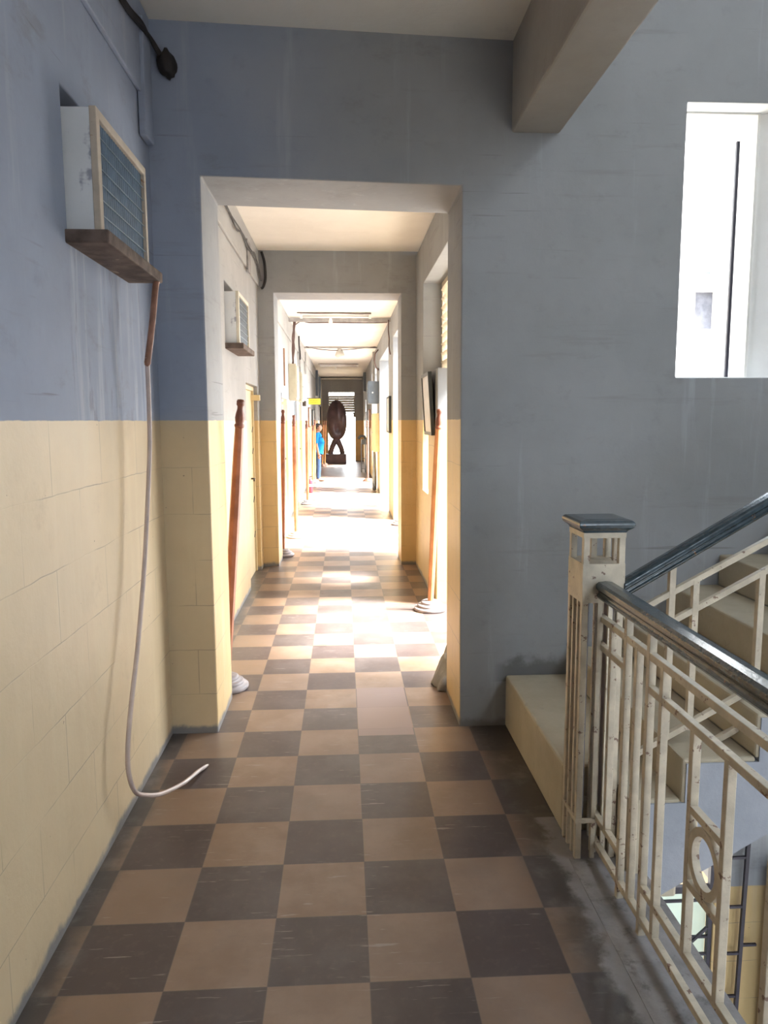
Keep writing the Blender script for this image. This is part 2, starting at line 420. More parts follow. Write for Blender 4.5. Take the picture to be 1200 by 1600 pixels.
# left wall, with recesses for the two air conditioners and the doors
niche = [(-1.6, XL+.1, 2.672, 3.36, 2.30, 2.785), (-1.6, XL+.1, 6.09, 6.77, 2.27, 2.775)]
dleft = [(-1.0, XL+.1, 7.27, 8.24, -.06, 2.035), (-1.0, XL+.1, 11.5, 12.62, -.06, 2.02), (-1.0, XL+.1, 14.3, 15.25, -.06, 2.1), (-1.0, XL+.1, 15.9, 17.0, -.06, 2.08), (-1.0, XL+.1, 24.0, 25.2, -.06, 2.05)]
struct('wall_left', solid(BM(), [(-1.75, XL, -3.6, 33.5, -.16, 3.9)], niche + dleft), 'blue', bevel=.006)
# shallow band under the ceiling
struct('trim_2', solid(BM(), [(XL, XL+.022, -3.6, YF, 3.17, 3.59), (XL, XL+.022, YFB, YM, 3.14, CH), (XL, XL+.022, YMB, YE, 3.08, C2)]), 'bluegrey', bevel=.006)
# first cross wall with the wide opening and the stair window; upper right part is plain grey down to the floor
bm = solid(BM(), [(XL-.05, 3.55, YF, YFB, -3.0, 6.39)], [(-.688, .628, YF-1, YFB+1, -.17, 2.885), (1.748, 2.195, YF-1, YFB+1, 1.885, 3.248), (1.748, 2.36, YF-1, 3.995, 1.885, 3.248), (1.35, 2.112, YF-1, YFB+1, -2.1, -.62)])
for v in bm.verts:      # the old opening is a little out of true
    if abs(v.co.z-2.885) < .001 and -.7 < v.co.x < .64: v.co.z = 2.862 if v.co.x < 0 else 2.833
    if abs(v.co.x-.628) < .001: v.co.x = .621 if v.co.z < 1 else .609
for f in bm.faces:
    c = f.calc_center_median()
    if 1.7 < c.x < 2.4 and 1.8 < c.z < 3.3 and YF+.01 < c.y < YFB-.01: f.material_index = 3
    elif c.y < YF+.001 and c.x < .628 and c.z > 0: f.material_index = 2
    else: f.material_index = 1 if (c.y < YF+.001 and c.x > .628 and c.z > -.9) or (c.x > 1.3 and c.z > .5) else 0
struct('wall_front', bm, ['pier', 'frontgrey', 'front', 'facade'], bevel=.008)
# second cross wall
struct('wall_middle', solid(BM(), [(XL-.05, XR+.29, YM, YMB, -.01, 3.75)], [(-.752, .66, YM-1, YMB+1, -.2, 3.07)]), 'pier', bevel=.008)
# right wall of the corridor: doorway, small window and louvred clerestory in the first bay, tall openings further on
sub = [(XR-1, XR+1, 4.42, 6.53, -.2, 2.13), (XR-1, XR+1, 7.22, 7.76, .94, 1.85), (XR-1, XR+1, 4.45, 7.73, 2.122, 3.05),
       (XR-1, XR+1, 9.15, 12.35, -.2, 3.02), (XR-1, XR+1, 13.55, 16.9, -.2, 3.0), (XR-1, XR+1, 18.2, 21.4, -.2, 2.98), (XR-1, XR+1, 26.3, 27.7, .9, 2.4)]  # last opening added to light the sculpture
struct('wall_right', solid(BM(), [(XR, XR+.30, YFB-.01, 31.2, -.02, 3.48)], sub), 'wall', bevel=.006)
# end wall with doorway
struct('wall_back', solid(BM(), [(XL-.05, XR+.05, YE, YE+.35, -.01, 3.45)], [(-.61, .50, YE-1, YE+1, -.2, 2.84)]), 'pier', bevel=.006)
# ceilings
struct('ceiling', prism(solid(BM(), [(-1.74, 1.12, YFB-.01, YM+.01, CH, CH+.3), (-1.74, 1.12, YMB-.01, 31.1, C2, C2+.4)]), [(-1.74, 3.60), (1.0, 3.512), (1.0, 3.9), (-1.74, 3.9)], 1, -3.6, YF+.01), 'ceiling')
struct('beam', solid(BM(), [(.855, 1.10, -3.6, YF+.01, 3.088, 6.41)]), 'beam', bevel=.012)
# stairwell behind and beside the camera: unseen walls with openings placed for light, roof, lower floor
struct('wall_stairwell', solid(BM(), [(3.4, 3.75, -3.6, 4.2, -3.0, 6.7), (-1.75, 3.75, -3.9, -3.6, -3.0, 6.7)],
       [(3.0, 4.0, -1.4, 2.6, 2.8, 6.2), (3.0, 4.0, -1.5, 3.2, -2.8, -.35), (1.3, 3.2, -5, -3, 1.0, 2.7), (1.3, 3.1, -5, -3, -2.8, -.4)]), 'grey')
struct('wall_sun_blocker', solid(BM(), [(5.2, 16.0, -12, 2.1, -4, 16.0)]), 'facade')  # unseen block added to keep the sun out of the stairwell
struct('ceiling_stairwell', solid(BM(), [(1.075, 3.75, -3.9, 4.2, 6.4, 6.7)]), 'ceiling')
struct('floor_lower', solid(BM(), [(-1.2, 3.75, -3.9, 4.3, -3.2, -3.0)]), 'cement')
struct('wall_lower', solid(BM(), [(-1.2, -.9, -3.9, 4.3, -3.0, -.16)]), 'grey')

# ------------------------------------------------------------------ windows, doors, louvres of the setting
struct('trim_3', prism(BM(), [(2.195, 3.994), (2.359, 3.994), (2.359, 3.852)], 2, 1.886, 3.247), 'facade')
w = struct('window_1', solid(BM(), [(1.749, 2.194, 3.965, 3.99, 1.886, 3.247)], [(1.757, 2.178, 3, 5, 1.892, 3.238)]), 'whitepaint', bevel=.002)
bm = BM(); bar(bm, (2.085, 3.98, 1.885), (2.085, 3.98, 3.11), .016, .016)
obj('window_bar', bm, 'grille', w)
w = struct('window_2', solid(BM(), [(1.351, 2.111, 3.86, 3.89, -2.099, -.621)], [(1.38, 2.088, 3, 5, -2.07, -1.05), (1.38, 2.088, 3, 5, -1.01, -.65)]), 'grille')
bm = BM()
for z in (-1.10, -1.33, -1.44, -1.62, -1.8): bar(bm, (1.38, 3.87, z), (2.09, 3.87, z), .014)
for x in (1.60,): bar(bm, (x, 3.87, -2.07), (x, 3.87, -1.04), .012)
bar(bm, (1.95, 3.865, -1.40), (2.085, 3.865, -1.27), .014)
obj('window_bars', bm, 'grille', w)
bm = BM(); box(bm, 1.38, 2.088, 3.893, 3.898, -2.07, -1.04)
obj('frosted_glass', bm, 'pane', w)
bm = BM(); bar(bm, (2.265, 3.80, -.60), (2.245, 3.80, -1.9), .02)
for z, s in ((-.80, -1), (-1.10, -1), (-1.39, -1), (-1.66, -1), (-1.34, 1)):
    bar(bm, (2.26, 3.80, z), (2.26+s*.085, 3.80, z), .014)
tag(obj('iron_grille_leaf', bm, 'grille'), 'black iron grille bar with short spurs before the yellow lower wall', 'grille')
bm = BM(); lathe(bm, [(.085, 0), (.085, 2.05), (.10, 2.07), (.10, 2.14), (.06, 2.16), (0, 2.17)], 20, (2.47, 3.70, -3.0))
tag(obj('newel_column', bm, 'brownpost', smooth=False), 'dark brown post on the storey below, at the foot of the yellow wall', 'post')

w = struct('window_3', solid(BM(), [(XR+.19, XR+.25, 4.45, 7.73, 2.122, 3.05)], [(XR, 2, 4.50, 7.66, 2.17, 3.0)]), 'louver')
for i in range(9):
    bm = BM(); z = 2.205 + i*.09
    prism(bm, [(XR+.175, z+.052), (XR+.188, z+.060), (XR+.252, z+.000), (XR+.239, z-.008)], 1, 4.48, 7.68)
    obj('louver_slat', bm, 'louver', w)

def door(n, y0, y1, h, mat, handle_at):
    d = struct(n, solid(BM(), [(-1.03, -.992, y0+.001, y1-.001, .001, h-.001)]), mat, bevel=.003)
    fr = BM()
    for a, b in ((y0+.002, y0+.05), (y1-.05, y1-.002)): box(fr, -.995, -.972, a, b, 0.002, h-.052)
    box(fr, -.995, -.972, y0+.002, y1-.002, h-.05, h-.002)
    obj('door_frame', fr, mat, d, bevel=.003)
    hd = BM()
    tube(hd, [(-1.0, handle_at, 1.05), (-.955, handle_at, 1.05)], .009)
    tube(hd, [(-.955, handle_at-.004, 1.05), (-.952, handle_at-.06, 1.05), (-.95, handle_at-.10, 1.035)], .008)
    obj('door_handle', hd, 'hardware', d, True)
    for z in (.42, .80, 1.32, 1.55):
        b = BM(); bar(b, (-.968, handle_at-.02, z), (-.968, handle_at+.05, z+.05), .006, .014)
        obj('door_bolt', b, 'hardware', d)
    return d
door('door_1', 7.27, 8.24, 2.035, 'doorcream', 8.0)
door('door_2', 11.5, 12.62, 2.02, 'doorcream', 12.4)
door('door_3', 14.3, 15.25, 2.1, 'doorgrey', 15.0)
door('door_4', 15.9, 17.0, 2.08, 'doorcream', 16.7)
door('door_5', 24.0, 25.2, 2.05, 'doorgrey', 25.0)

# end doorway: louvred transom and a low balcony rail beyond
w = struct('window_4', solid(BM(), [(-.61, .50, YE+.10, YE+.16, 1.95, 2.84)], [(-.57, .46, YE, YE+1, 1.99, 2.80)]), 'beam')
for i in range(7):
    bm = BM(); z = 2.03 + i*.095
    prism(bm, [(YE+.085, z+.066), (YE+.098, z+.074), (YE+.162, z-.010), (YE+.149, z-.018)], 0, -.58, .47)
    obj('louver_slat', bm, 'louverdim', w)
bm = BM(); box(bm, .42, .50, YE+.10, YE+.16, 1.80, 1.96)
obj('frame_bracket', bm, 'beam', w)
t = thing('balcony_rail', 'thin dark rail across the bright doorway behind the carved sculpture', 'railing', (0, YE+.9, 0))
bm = BM(); bar(bm, (-.9, YE+.9, .83), (.9, YE+.9, .83), .022); obj('top_rail', bm, 'grille', t)
for i in range(7):
    bm = BM(); bar(bm, (-.84+i*.28, YE+.9, .0), (-.84+i*.28, YE+.9, .82), .012); obj('baluster', bm, 'whitepaint', t)

# neighbouring building seen through the stair window
t = thing('neighbouring_building', 'bleached white neighbouring facade outside the bright stair window', 'building', (6.6, 12.3, 0))
obj('facade_wall', solid(BM(), [(5.0, 9.0, 12.0, 13.0, -4, 9)], [(5.66, 6.05, 11, 12.12, 3.12, 3.72), (5.70, 5.97, 11, 12.1, 3.87, 4.03)]), 'facade', t)
bm = BM(); box(bm, 5.662, 6.048, 12.10, 12.118, 3.122, 3.718); obj('window_hole', bm, 'dark_opening', t)
bm = BM(); solid(bm, [(5.52, 5.645, 11.85, 12.0, 3.12, 3.75)], []); obj('shutter', bm, 'boxbeige', t, bevel=.01)
bm = BM(); solid(bm, [(5.66, 6.0, 11.9, 12.0, 3.85, 4.05)], [(5.70, 5.97, 11, 12.1, 3.87, 4.03)]); obj('vent_frame', bm, 'whitepaint', t)
bm = BM(); box(bm, 5.702, 5.968, 12.06, 12.098, 3.872, 4.028); obj('vent_grille', bm, 'doorgrey', t)
bm = BM(); bar(bm, (6.84, 11.95, -4), (6.84, 11.95, 9), .05); obj('downpipe', bm, 'whitepaint', t)

# ------------------------------------------------------------------ staircase
XS = [.87, 1.22] + [1.22+.27*i for i in range(1, 7)]      # riser faces
ZS = [.288, .44] + [.44+.166*i for i in range(1, 7)]
t = thing('staircase', 'cream painted stair flight climbing along the grey wall behind the iron railing', 'staircase', (2.0, 3.2, 0))
bm = solid(BM(), [(.87, 1.22, 2.785, YF-.003, 0, .288), (1.03, 1.22, 2.49, 2.785, -.1, .288)]); obj('bottom_step', bm, 'step', t, bevel=.012)
for i in range(1, 8):
    x0 = XS[i]; x1 = XS[i+1] if i < 7 else 3.38
    bm = BM(); box(bm, x0, x1+.004, 2.49, YF-.003, ZS[i]-.17 if i > 1 else .20, ZS[i]); obj('step', bm, 'step', t, bevel=.010)
pr = [(1.10, -.155), (1.173, -.074)]
poly = [(1.10, -.12), (1.10, .275), (1.232, .275), (1.232, .425)]
for i in range(1, 8):
    poly += [(XS[i+1]+.012 if i < 7 else 3.38, ZS[i]-.015)]
    if i < 7: poly += [(XS[i+1]+.012, ZS[i+1]-.015)]
poly += [(3.38, -.074+.575*(3.38-1.173)), (1.173, -.074)]
bm = BM(); prism(bm, poly, 1, 2.484, YF-.006); obj('stringer', bm, 'string', t)

# ------------------------------------------------------------------ iron railings and newel
t = thing('newel_post', 'hollow cream iron newel post with dark teal cap between the two railings', 'newel post', (.943, 2.68, 0))
x0, x1, y0, y1 = .865, 1.02, 2.595, 2.765
bm = BM(); s = .024
adds = []
for xa in (x0, x1-s):
    for ya in (y0, y1-s): adds.append((xa, xa+s, ya, ya+s, 0, 1.262))
obj('corner_strips', solid(BM(), adds), 'ironpaint', t, bevel=.003)
adds = []
for za, zb in ((1.24, 1.2625), (1.0, 1.145), (.145, .162)):
    adds = []
    adds += [(x0-.001, x1+.001, y0-.001, y0+.006, za, zb), (x0-.001, x1+.001, y1-.006, y1+.001, za, zb), (x0-.001, x0+.006, y0-.001, y1+.001, za, zb), (x1-.006, x1+.001, y0-.001, y1+.001, za, zb)]
    obj('face_band', solid(BM(), adds), 'ironpaint', t)

bm = BM()
for x in (.925, .965): box(bm, x, x+.016, y0+.002, y0+.016, .0, 1.0); box(bm, x, x+.016, y1-.016, y1-.002, .0, 1.0)
for y in (2.648, 2.70): box(bm, x0+.002, x0+.016, y, y+.016, 0, 1.0); box(bm, x1-.016, x1-.002, y, y+.016, 0, 1.0)
obj('inner_bars', bm, 'ironpaint', t)
bm = BM(); box(bm, .892, .90, 2.62, 2.74, .162, 1.0); box(bm, .985, .992, 2.62, 2.74, .162, 1.0); obj('inner_lining', bm, 'ironinner', t)
bm = BM(); box(bm, .945, .967, y1-.02, y1-.004, 1.14, 1.245); box(bm, x1-.016, x1-.004, 2.67, 2.69, 1.14, 1.245); box(bm, x0+.006, x1-.006, y0+.006, y1-.006, 1.128, 1.142)
obj('lantern_bars', bm, 'ironpaint', t)
bm = BM()
def loop(bm, e, z): return [bm.verts.new((x, y, z)) for x, y in ((x0-e, y0-e), (x1+e, y0-e), (x1+e, y1+e), (x0-e, y1+e))]
rings = [loop(bm, e, z) for e, z in ((.0, 1.258), (.006, 1.268), (.012, 1.272), (.022, 1.280), (.025, 1.290), (.024, 1.298), (.016, 1.305), (-.01, 1.309))]
for a, b in zip(rings, rings[1:]):
    for i in range(4): bm.faces.new((a[i], a[(i+1) % 4], b[(i+1) % 4], b[i]))
bm.faces.new(rings[0][::-1]); bm.faces.new(rings[-1]); bmesh.ops.recalc_face_normals(bm, faces=bm.faces)
obj('cap', bm, 'railpaint', t, bevel=.002)['label'] = 'dark teal chamfered cap with rusty worn edges'

def rail_section(w=.066, h=.055):
    a = w/2
    return [(-a, .012), (-a, -.004), (-a+.010, -.014), (-a+.010, -.024), (-a+.002, -.030), (-a+.012, -h+.012), (a-.012, -h+.012), (a-.002, -.030), (a-.010, -.024), (a-.010, -.014), (a, -.004), (a, .012), (a-.010, .020), (0, .023), (-a+.010, .020)]
def sweep(bm, sec, p, q):
    p, q = Vector(p), Vector(q); t_ = (q-p).normalized(); sd = t_.cross(Vector((0, 0, 1))).normalized(); up = Vector((0, 0, 1))
    A = [bm.verts.new(p+sd*a+up*b) for a, b in sec]; B = [bm.verts.new(q+sd*a+up*b) for a, b in sec]
    n = len(sec); bm.faces.new(A); bm.faces.new(B[::-1])
    for i in range(n): bm.faces.new((A[i], B[i], B[(i+1) % n], A[(i+1) % n]))
    bmesh.ops.recalc_face_normals(bm, faces=bm.faces)
# level guard rail along the floor edge
RX = .95
t = thing('guard_railing', 'level cream iron guard railing with ring panel and dark teal handrail beside the tiles', 'railing', (RX, 1.7, 0))
bm = BM(); sweep(bm, rail_section(.070, .055), (.947, .70, 1.06), (.947, 2.592, 1.06))
obj('handrail', bm, 'railpaint', t, bevel=.003)['label'] = 'dark teal moulded handrail, shiny on top'
b_ = .022
def hbar(y0, y1, z): 
    bm = BM(); box(bm, RX-.011, RX+.011, y0, y1, z-.012, z+.012); obj('cross_rail', bm, 'ironpaint', t, bevel=.002)
def post(y, z0, z1):
    bm = BM(); box(bm, RX-.012, RX+.012, y-.011, y+.011, z0, z1); obj('baluster', bm, 'ironpaint', t, bevel=.002)
UP, LO, BL, BU = .938, .833, .058, .166
hbar(.72, 2.645, UP-.0); hbar(2.363, 2.645, LO); hbar(.72, 2.175, LO)
hbar(.72, 2.645, BL); hbar(2.363, 2.645, BU); hbar(.72, 2.175, BU)
for y, za, zb in ((2.645, 0, 1.03), (2.50, BU, UP), (2.363, 0, 1.03), (2.27, BL, UP), (2.175, 0, 1.03), (2.075, BL, UP), (1.872, BU, LO), (1.69, BU, LO), (1.487, BL, UP), (1.387, 0, 1.03), (1.29, BL, UP), (1.195, 0, 1.03)):
    post(y, za, zb)
bm = BM()
cy, cz, ro, ri = 1.781, .495, .084, .062
n = 32
for xa in (RX-.011, RX+.011):
    pass
R4 = []
for k in range(n):
    a = 2*PI*k/n; R4.append([bm.verts.new((x, cy+r*math.cos(a), cz+r*math.sin(a)*1.12)) for x, r in ((RX-.011, ro), (RX+.011, ro), (RX+.011, ri), (RX-.011, ri))])
for k in range(n):
    a, b = R4[k], R4[(k+1) % n]
    for i in range(4): bm.faces.new((a[i], a[(i+1) % 4], b[(i+1) % 4], b[i]))
bmesh.ops.recalc_face_normals(bm, faces=bm.faces)
for z in (.604, .388): box(bm, RX-.011, RX+.011, 1.69, 1.872, z-.011, z+.011)
obj('ring_panel', bm, 'ironpaint', t, bevel=.001)
# sloping rail of the flight
SY = 2.62; sl = .577
t = thing('stair_railing', 'sloping cream iron stair railing with dark teal handrail rising behind the newel post', 'railing', (1.6, SY, 0))
bm = BM(); sweep(bm, rail_section(.066, .055), (1.018, SY, 1.055), (3.2, SY, 1.055+.585*(3.2-1.018)))
obj('handrail', bm, 'railpaint', t, bevel=.003)
def sbar(xa, xb, za, slope=.535):
    bm = BM(); bar(bm, (xa, SY, za), (xb, SY, za+slope*(xb-xa)), .022, .022); obj('cross_rail', bm, 'ironpaint', t, bevel=.002)
f_u = lambda x: 1.036+.535*(x-1.221); f_l = lambda x: .976+.535*(x-1.319); f_b = lambda x: .470+.51*(x-1.224); f_c = lambda x: .452+.51*(x-1.418)
sbar(1.03, 3.2, f_u(1.03)); sbar(1.20, 1.30, f_l(1.20)); sbar(1.30, 3.2, f_l(1.30)); sbar(1.10, 2.9, f_b(1.10), .56); sbar(1.32, 2.9, f_c(1.32), .56)
def h_(x): return 1.03+.585*(x-1.018)
for x, za, zb in ((1.208, f_b(1.208), h_(1.208)), (1.298, f_b(1.298)-.01, f_u(1.298)), (1.548, .60, f_l(1.548)), (1.67, .62, f_l(1.67)), (1.86, .78, h_(1.86)), (2.0, .8, h_(2.0)), (2.2, 1.0, h_(2.2)), (2.5, 1.1, h_(2.5))):
    bm = BM(); box(bm, x-.012, x+.012, SY-.012, SY+.012, za, zb); obj('baluster', bm, 'ironpaint', t, bevel=.002)

# ------------------------------------------------------------------ air conditioners, shelves
def make_ac(label):
    t = thing('air_conditioner', label, 'air conditioner', (0, 0, 0), 'air conditioners sunk in the left wall')
    L, H, D = .63, .405, .105
    obj('casing', solid(BM(), [(-.40, D-.012, 0, L, 0, H)]), 'acwhite', t, bevel=.004, local=True)
    obj('front_frame', solid(BM(), [(D-.02, D+.004, -.003, L+.003, -.002, H+.003)], [(D-.03, D+.02, .034, L-.024, .012, H-.028)]), 'acframe', t, bevel=.003, local=True)
    bm = BM(); box(bm, D-.014, D-.011, .034, L-.024, .012, H-.028); g = obj('grille', bm, 'acback', t, local=True)
    bm = BM()
    for i in range(1, 7): bar(bm, (D-.004, .034, .012+i*.052), (D-.004, L-.024, .012+i*.052), .003, .003)
    for i in range(1, 22): bar(bm, (D-.008, .034+i*.026, .012), (D-.008, .034+i*.026, H-.028), .0013, .0013)
    obj('grille_wires', bm, 'wire', g, local=True)
    return t
ac = make_ac('white peeling air conditioner in the blue wall above the cream hall wall, drain hose below')
ac.location = (XL, 2.69, 2.315)
ac2 = copy_tree(ac); ac2.location = (XL, 6.115, 2.288)
for ch in COL.objects:
    if ch.parent == ac2 and ch.name.startswith('grille'):
        ch.data = ch.data.copy(); ch.data.materials[0] = M['doorgrey2']
    if ch.parent == ac2 and ch.name.startswith('front_frame'):
        ch.data = ch.data.copy(); ch.data.materials[0] = M['acwhite2']
ac2['label'] = 'smaller-looking grey white air conditioner beyond the first opening, above the red-brown pole'
def shelf(y0, y1, z, label):
    bm = BM()
    box(bm, XL-.05, -.785, y0, y1, z-.045, z)
    tag(obj('shelf', bm, 'plank', bevel=.006), label, 'shelf', 'plank shelves under the air conditioners')
shelf(2.645, 3.40, 2.312, 'weathered plank shelf carrying the nearest air conditioner, brown pipe at its end')
shelf(6.06, 6.80, 2.285, 'weathered plank shelf under the second air conditioner inside the corridor')

t = thing('drain_hose', 'brown pipe and pale hose hanging down the cream wall and curling onto the tiles', 'hose', (-.84, 3.25, 0))
bm = BM(); tube(bm, smooth_path([(-.80, 3.365, 2.275), (-.805, 3.345, 2.24), (-.812, 3.30, 2.096), (-.825, 3.25, 1.93), (-.828, 3.245, 1.91)], 5), .0135, 10); obj('pipe', bm, 'copper', t, True)
hp = [(-.828, 3.247, 1.935), (-.832, 3.262, 1.80), (-.835, 3.271, 1.716), (-.84, 3.272, 1.551), (-.85, 3.225, 1.277), (-.858, 3.155, 1.009), (-.86, 3.015, .72), (-.862, 2.895, .52), (-.865, 2.838, .36), (-.862, 2.838, .262), (-.855, 2.885, .175), (-.842, 2.985, .108), (-.803, 3.075, .065), (-.744, 3.222, .034), (-.703, 3.376, .016), (-.671, 3.448, .012)]
sp = smooth_path(hp, 7)
bm = BM(); tube(bm, sp, [.0095]*(len(sp)-4)+[.009, .008, .006, .005], 10); obj('hose', bm, 'hose', t, True)

# ------------------------------------------------------------------ leaning wooden poles on round stepped bases
def make_pole():
    t = thing('stanchion_pole', 'x', 'pole', (0, 0, 0), 'wooden poles on round bases along the corridor')
    bm = BM(); lathe(bm, [(.135, 0), (.142, .008), (.142, .022), (.134, .03), (.112, .032), (.115, .04), (.112, .052), (.104, .056), (.080, .058), (.084, .066), (.080, .078), (.070, .084), (.04, .086), (0, .087)], 36)
    obj('base', bm, 'stone', t, True, local=True)
    bm = BM(); lathe(bm, [(.025, .05), (.028, .3), (.032, .8), (.032, 1.1), (.029, 1.45), (.026, 1.585)], 8)
    sh = obj('shaft', bm, 'wood', t, local=True)
    bm = BM(); lathe(bm, [(.0245, 1.58), (.030, 1.588), (.030, 1.60), (.024, 1.606), (.027, 1.62), (.029, 1.64), (.025, 1.665), (.018, 1.69), (.018, 1.705), (.024, 1.715), (.024, 1.735), (.018, 1.745), (0, 1.748)], 16)
    obj('finial', bm, 'woodturned', sh, True, local=True)
    return t
PROTO = make_pole()
poles = [
 ((-.753, 4.524), (-.615, 4.52), 1.03, 'wood', 'tall reddish wooden pole leaning right behind the first cream pier, grey disc base'),
 ((-.765, 9.12), (-.727, 9.10), 1.03, 'wood', 'upright brown pole just behind the second cross wall, base half hidden by its pier'),
 ((-.687, 10.55), (-.692, 10.55), 1.0, 'wood', 'pink-brown pole with pale stepped base standing before the blue-grey door edge'),
 ((-.722, 14.8), (-.72, 14.8), .955, 'wood_far', 'slim orange pole standing between the grey door and the cream door'),
 ((-.785, 20.05), (-.756, 20.0), .97, 'wood_far', 'pale orange pole right before the man in the turquoise shirt'),
 ((-.78, 18.6), (-.77, 19.3), .955, 'wood_far', 'thin pole leaning away from the camera behind the red canister'),
 ((-.775, 27.2), (-.705, 27.4), .955, 'wood_far', 'far brown pole next to the man, farther from the sculpture of the last pair'),
 ((-.70, 27.9), (-.644, 28.0), .95, 'wood_far', 'farthest brown pole, standing beside the carved sculpture block'),
 ((.752, 6.354), (.806, 6.22), 1.01, 'wood_far', 'orange wooden pole leaning on the right wall under the tilted black picture'),
 ((.90, 11.74), (.96, 11.70), 1.0, 'wood_far', 'pole in the tall right opening, only its pale disc base shows past the pier'),
 ((.665, 20.34), (.67, 20.34), .95, 'wooddark', 'dark brown pole beyond the cream board on the right'),
]
for i, (b, tp, k, mt, lab) in enumerate(poles):
    p = PROTO if i == 0 else copy_tree(PROTO)
    p.location = (b[0], b[1], 0.001); p['label'] = lab
    d = Vector((tp[0]-b[0], tp[1]-b[1], 1.74)).normalized()
    for s_ in kids(p, 'shaft'):
        s_.rotation_mode = 'QUATERNION'; s_.rotation_quaternion = Vector((0, 0, 1)).rotation_difference(d); s_.scale = (1, 1, k)
        if mt != 'wood':
            s_.data = s_.data.copy(); s_.data.materials[0] = M[mt]
    if i in (6, 7, 10):
        for s_ in kids(p, 'base'): s_.data = s_.data.copy(); s_.data.materials[0] = M['wooddark']

# ------------------------------------------------------------------ framed pictures
def picture(name, x, y0, y1, z0, z1, d, frame, label, tilt=0.0, side=1):
    """hangs on the wall at x; side=+1: wall on the right, faces -X"""
    t = thing(name, label, 'picture', (x, (y0+y1)/2, z0))
    s_ = -side; L = (y1-y0)/2; H = z1-z0; fw = .03
    xa, xb = sorted((0, s_*d))
    bm = solid(BM(), [(xa, xb, -L, L, 0, H)], [(min(s_*(d-.012), s_*(d+.05)), max(s_*(d-.012), s_*(d+.05)), -L+fw, L-fw, fw, H-fw)])
    f = obj('frame', bm, frame, t, bevel=.003, local=True)
    bm = BM(); xs = sorted((s_*(d-.012), s_*(d-.009))); box(bm, xs[0], xs[1], -L+fw, L-fw, fw, H-fw)
    obj('print', bm, 'paper', t, local=True)
    t.rotation_euler = (0, s_*tilt, 0)
    return t
picture('framed_picture', .828, 6.66, 7.24, 1.53, 2.10, .035, 'frameblack', 'black framed picture tilting off the right wall below the louvres', math.radians(3.5), 1)
picture('framed_picture', .828, 12.75, 13.45, 1.45, 2.08, .045, 'frameblack', 'narrow-looking black framed picture on the pier between the tall openings', 0, 1)
picture('framed_picture', .828, 22.3, 23.2, 1.44, 2.0, .05, 'framebrown', 'brown framed picture past the blue-grey box on the right', 0, 1)
picture('framed_picture', .828, 25.0, 25.8, 1.40, 1.95, .05, 'frameblack', 'dark framed picture on the right wall near the end doorway', 0, 1)
picture('framed_picture', XL+.002, 10.55, 11.05, 1.53, 2.10, .035, 'frameblack', 'dark edged picture on the left wall behind the upright pole near the second wall', 0, -1)
picture('framed_picture', XL+.002, 19.9, 20.9, 1.49, 2.02, .04, 'framebrown', 'first of two pictures under the yellow sign, on the left wall', 0, -1)
picture('framed_picture', XL+.002, 22.2, 23.3, 1.50, 2.0, .04, 'frameblack', 'second of two pictures under the yellow sign, nearer the man', 0, -1)

# ------------------------------------------------------------------ boxes, conduits and signs
def wallbox(name, x0, x1, y0, y1, z0, z1, mat, label, cat, door_side, group=None):
    t = thing(name, label, cat, ((x0+x1)/2, (y0+y1)/2, z0), group)
    obj('housing', solid(BM(), [(x0, x1, y0, y1, z0, z1)]), mat, t, bevel=.006)
    xs = sorted((door_side[0], door_side[1])); bm = BM(); box(bm, xs[0], xs[1], y0+.03, y1-.03, z0+.03, z1-.03)
    obj('door', bm, mat, t, bevel=.004)
    bm = BM(); lathe(bm, [(0, -.012), (.014, -.010), (.014, .010), (0, .012)], 10, ((door_side[0]+door_side[1])/2 + (.012 if x0 < 0 else -.012), y0+.12, (z0+z1)/2)); obj('knob', bm, 'wire', t)
    return t
wallbox('distribution_box', XL, -.80, 13.0, 13.75, 2.03, 2.64, 'boxbeige', 'beige metal distribution box, nearer of two high on the left wall, cables from above', 'electrical box', (-.80, -.788), 'beige boxes high on the left wall')
wallbox('distribution_box', XL, -.84, 15.5, 16.3, 2.07, 2.66, 'boxbeige', 'beige metal distribution box, farther of two high on the left wall', 'electrical box', (-.84, -.828), 'beige boxes high on the left wall')
b = wallbox('meter_box', .585, XR-.002, 17.15, 17.8, 2.05, 2.56, 'boxblue', 'dark blue-grey meter box jutting high from the right pier', 'electrical box', (.585, .573))
bm = BM(); lathe(bm, [(0, -.004), (.018, -.003), (.018, .003), (0, .004)], 12); bmesh.ops.rotate(bm, verts=bm.verts, matrix=Matrix.Rotation(PI/2, 3, 'X')); bmesh.ops.translate(bm, verts=bm.verts, vec=(.685, 17.147, 2.30)); obj('keyhole', bm, 'tube', b)
wallbox('notice_board', .70, XR-.002, 17.2, 18.0, .94, 1.83, 'boxcream', 'cream board fixed to the right pier under the meter box', 'board', (.70, .69))
bm = BM(); lathe(bm, [(.0, 0), (.045, .01), (.052, .2), (.05, .45), (.04, .75), (.03, .93), (.02, .94), (0, .945)], 14, (.735, 17.62, 0.0))
tag(obj('canister', bm, 'metalgrey', smooth=True), 'dark grey tapering cylinder standing under the cream board on the right', 'cylinder')
bm = BM(); solid(bm, [(XL+.001, -.885, 13.05, 13.5, 1.76, 1.95)]); tag(obj('switch_box', bm, 'whitepaint', bevel=.006), 'small white switch box under the nearer beige distribution box', 'switch')
bm = BM(); solid(bm, [(-.995, -.915, 12.30, 12.36, 1.93, 2.0)]); tag(obj('door_bracket', bm, 'boxcream', bevel=.004), 'small cream bracket at the top of the doorway near the second cross wall', 'bracket')
bm = BM(); solid(bm, [(-.998, -.90, 8.17, 8.235, 1.885, 1.945)]); tag(obj('door_bracket', bm, 'boxcream', bevel=.004), 'cream bracket at the head of the cream door before the second cross wall', 'bracket')
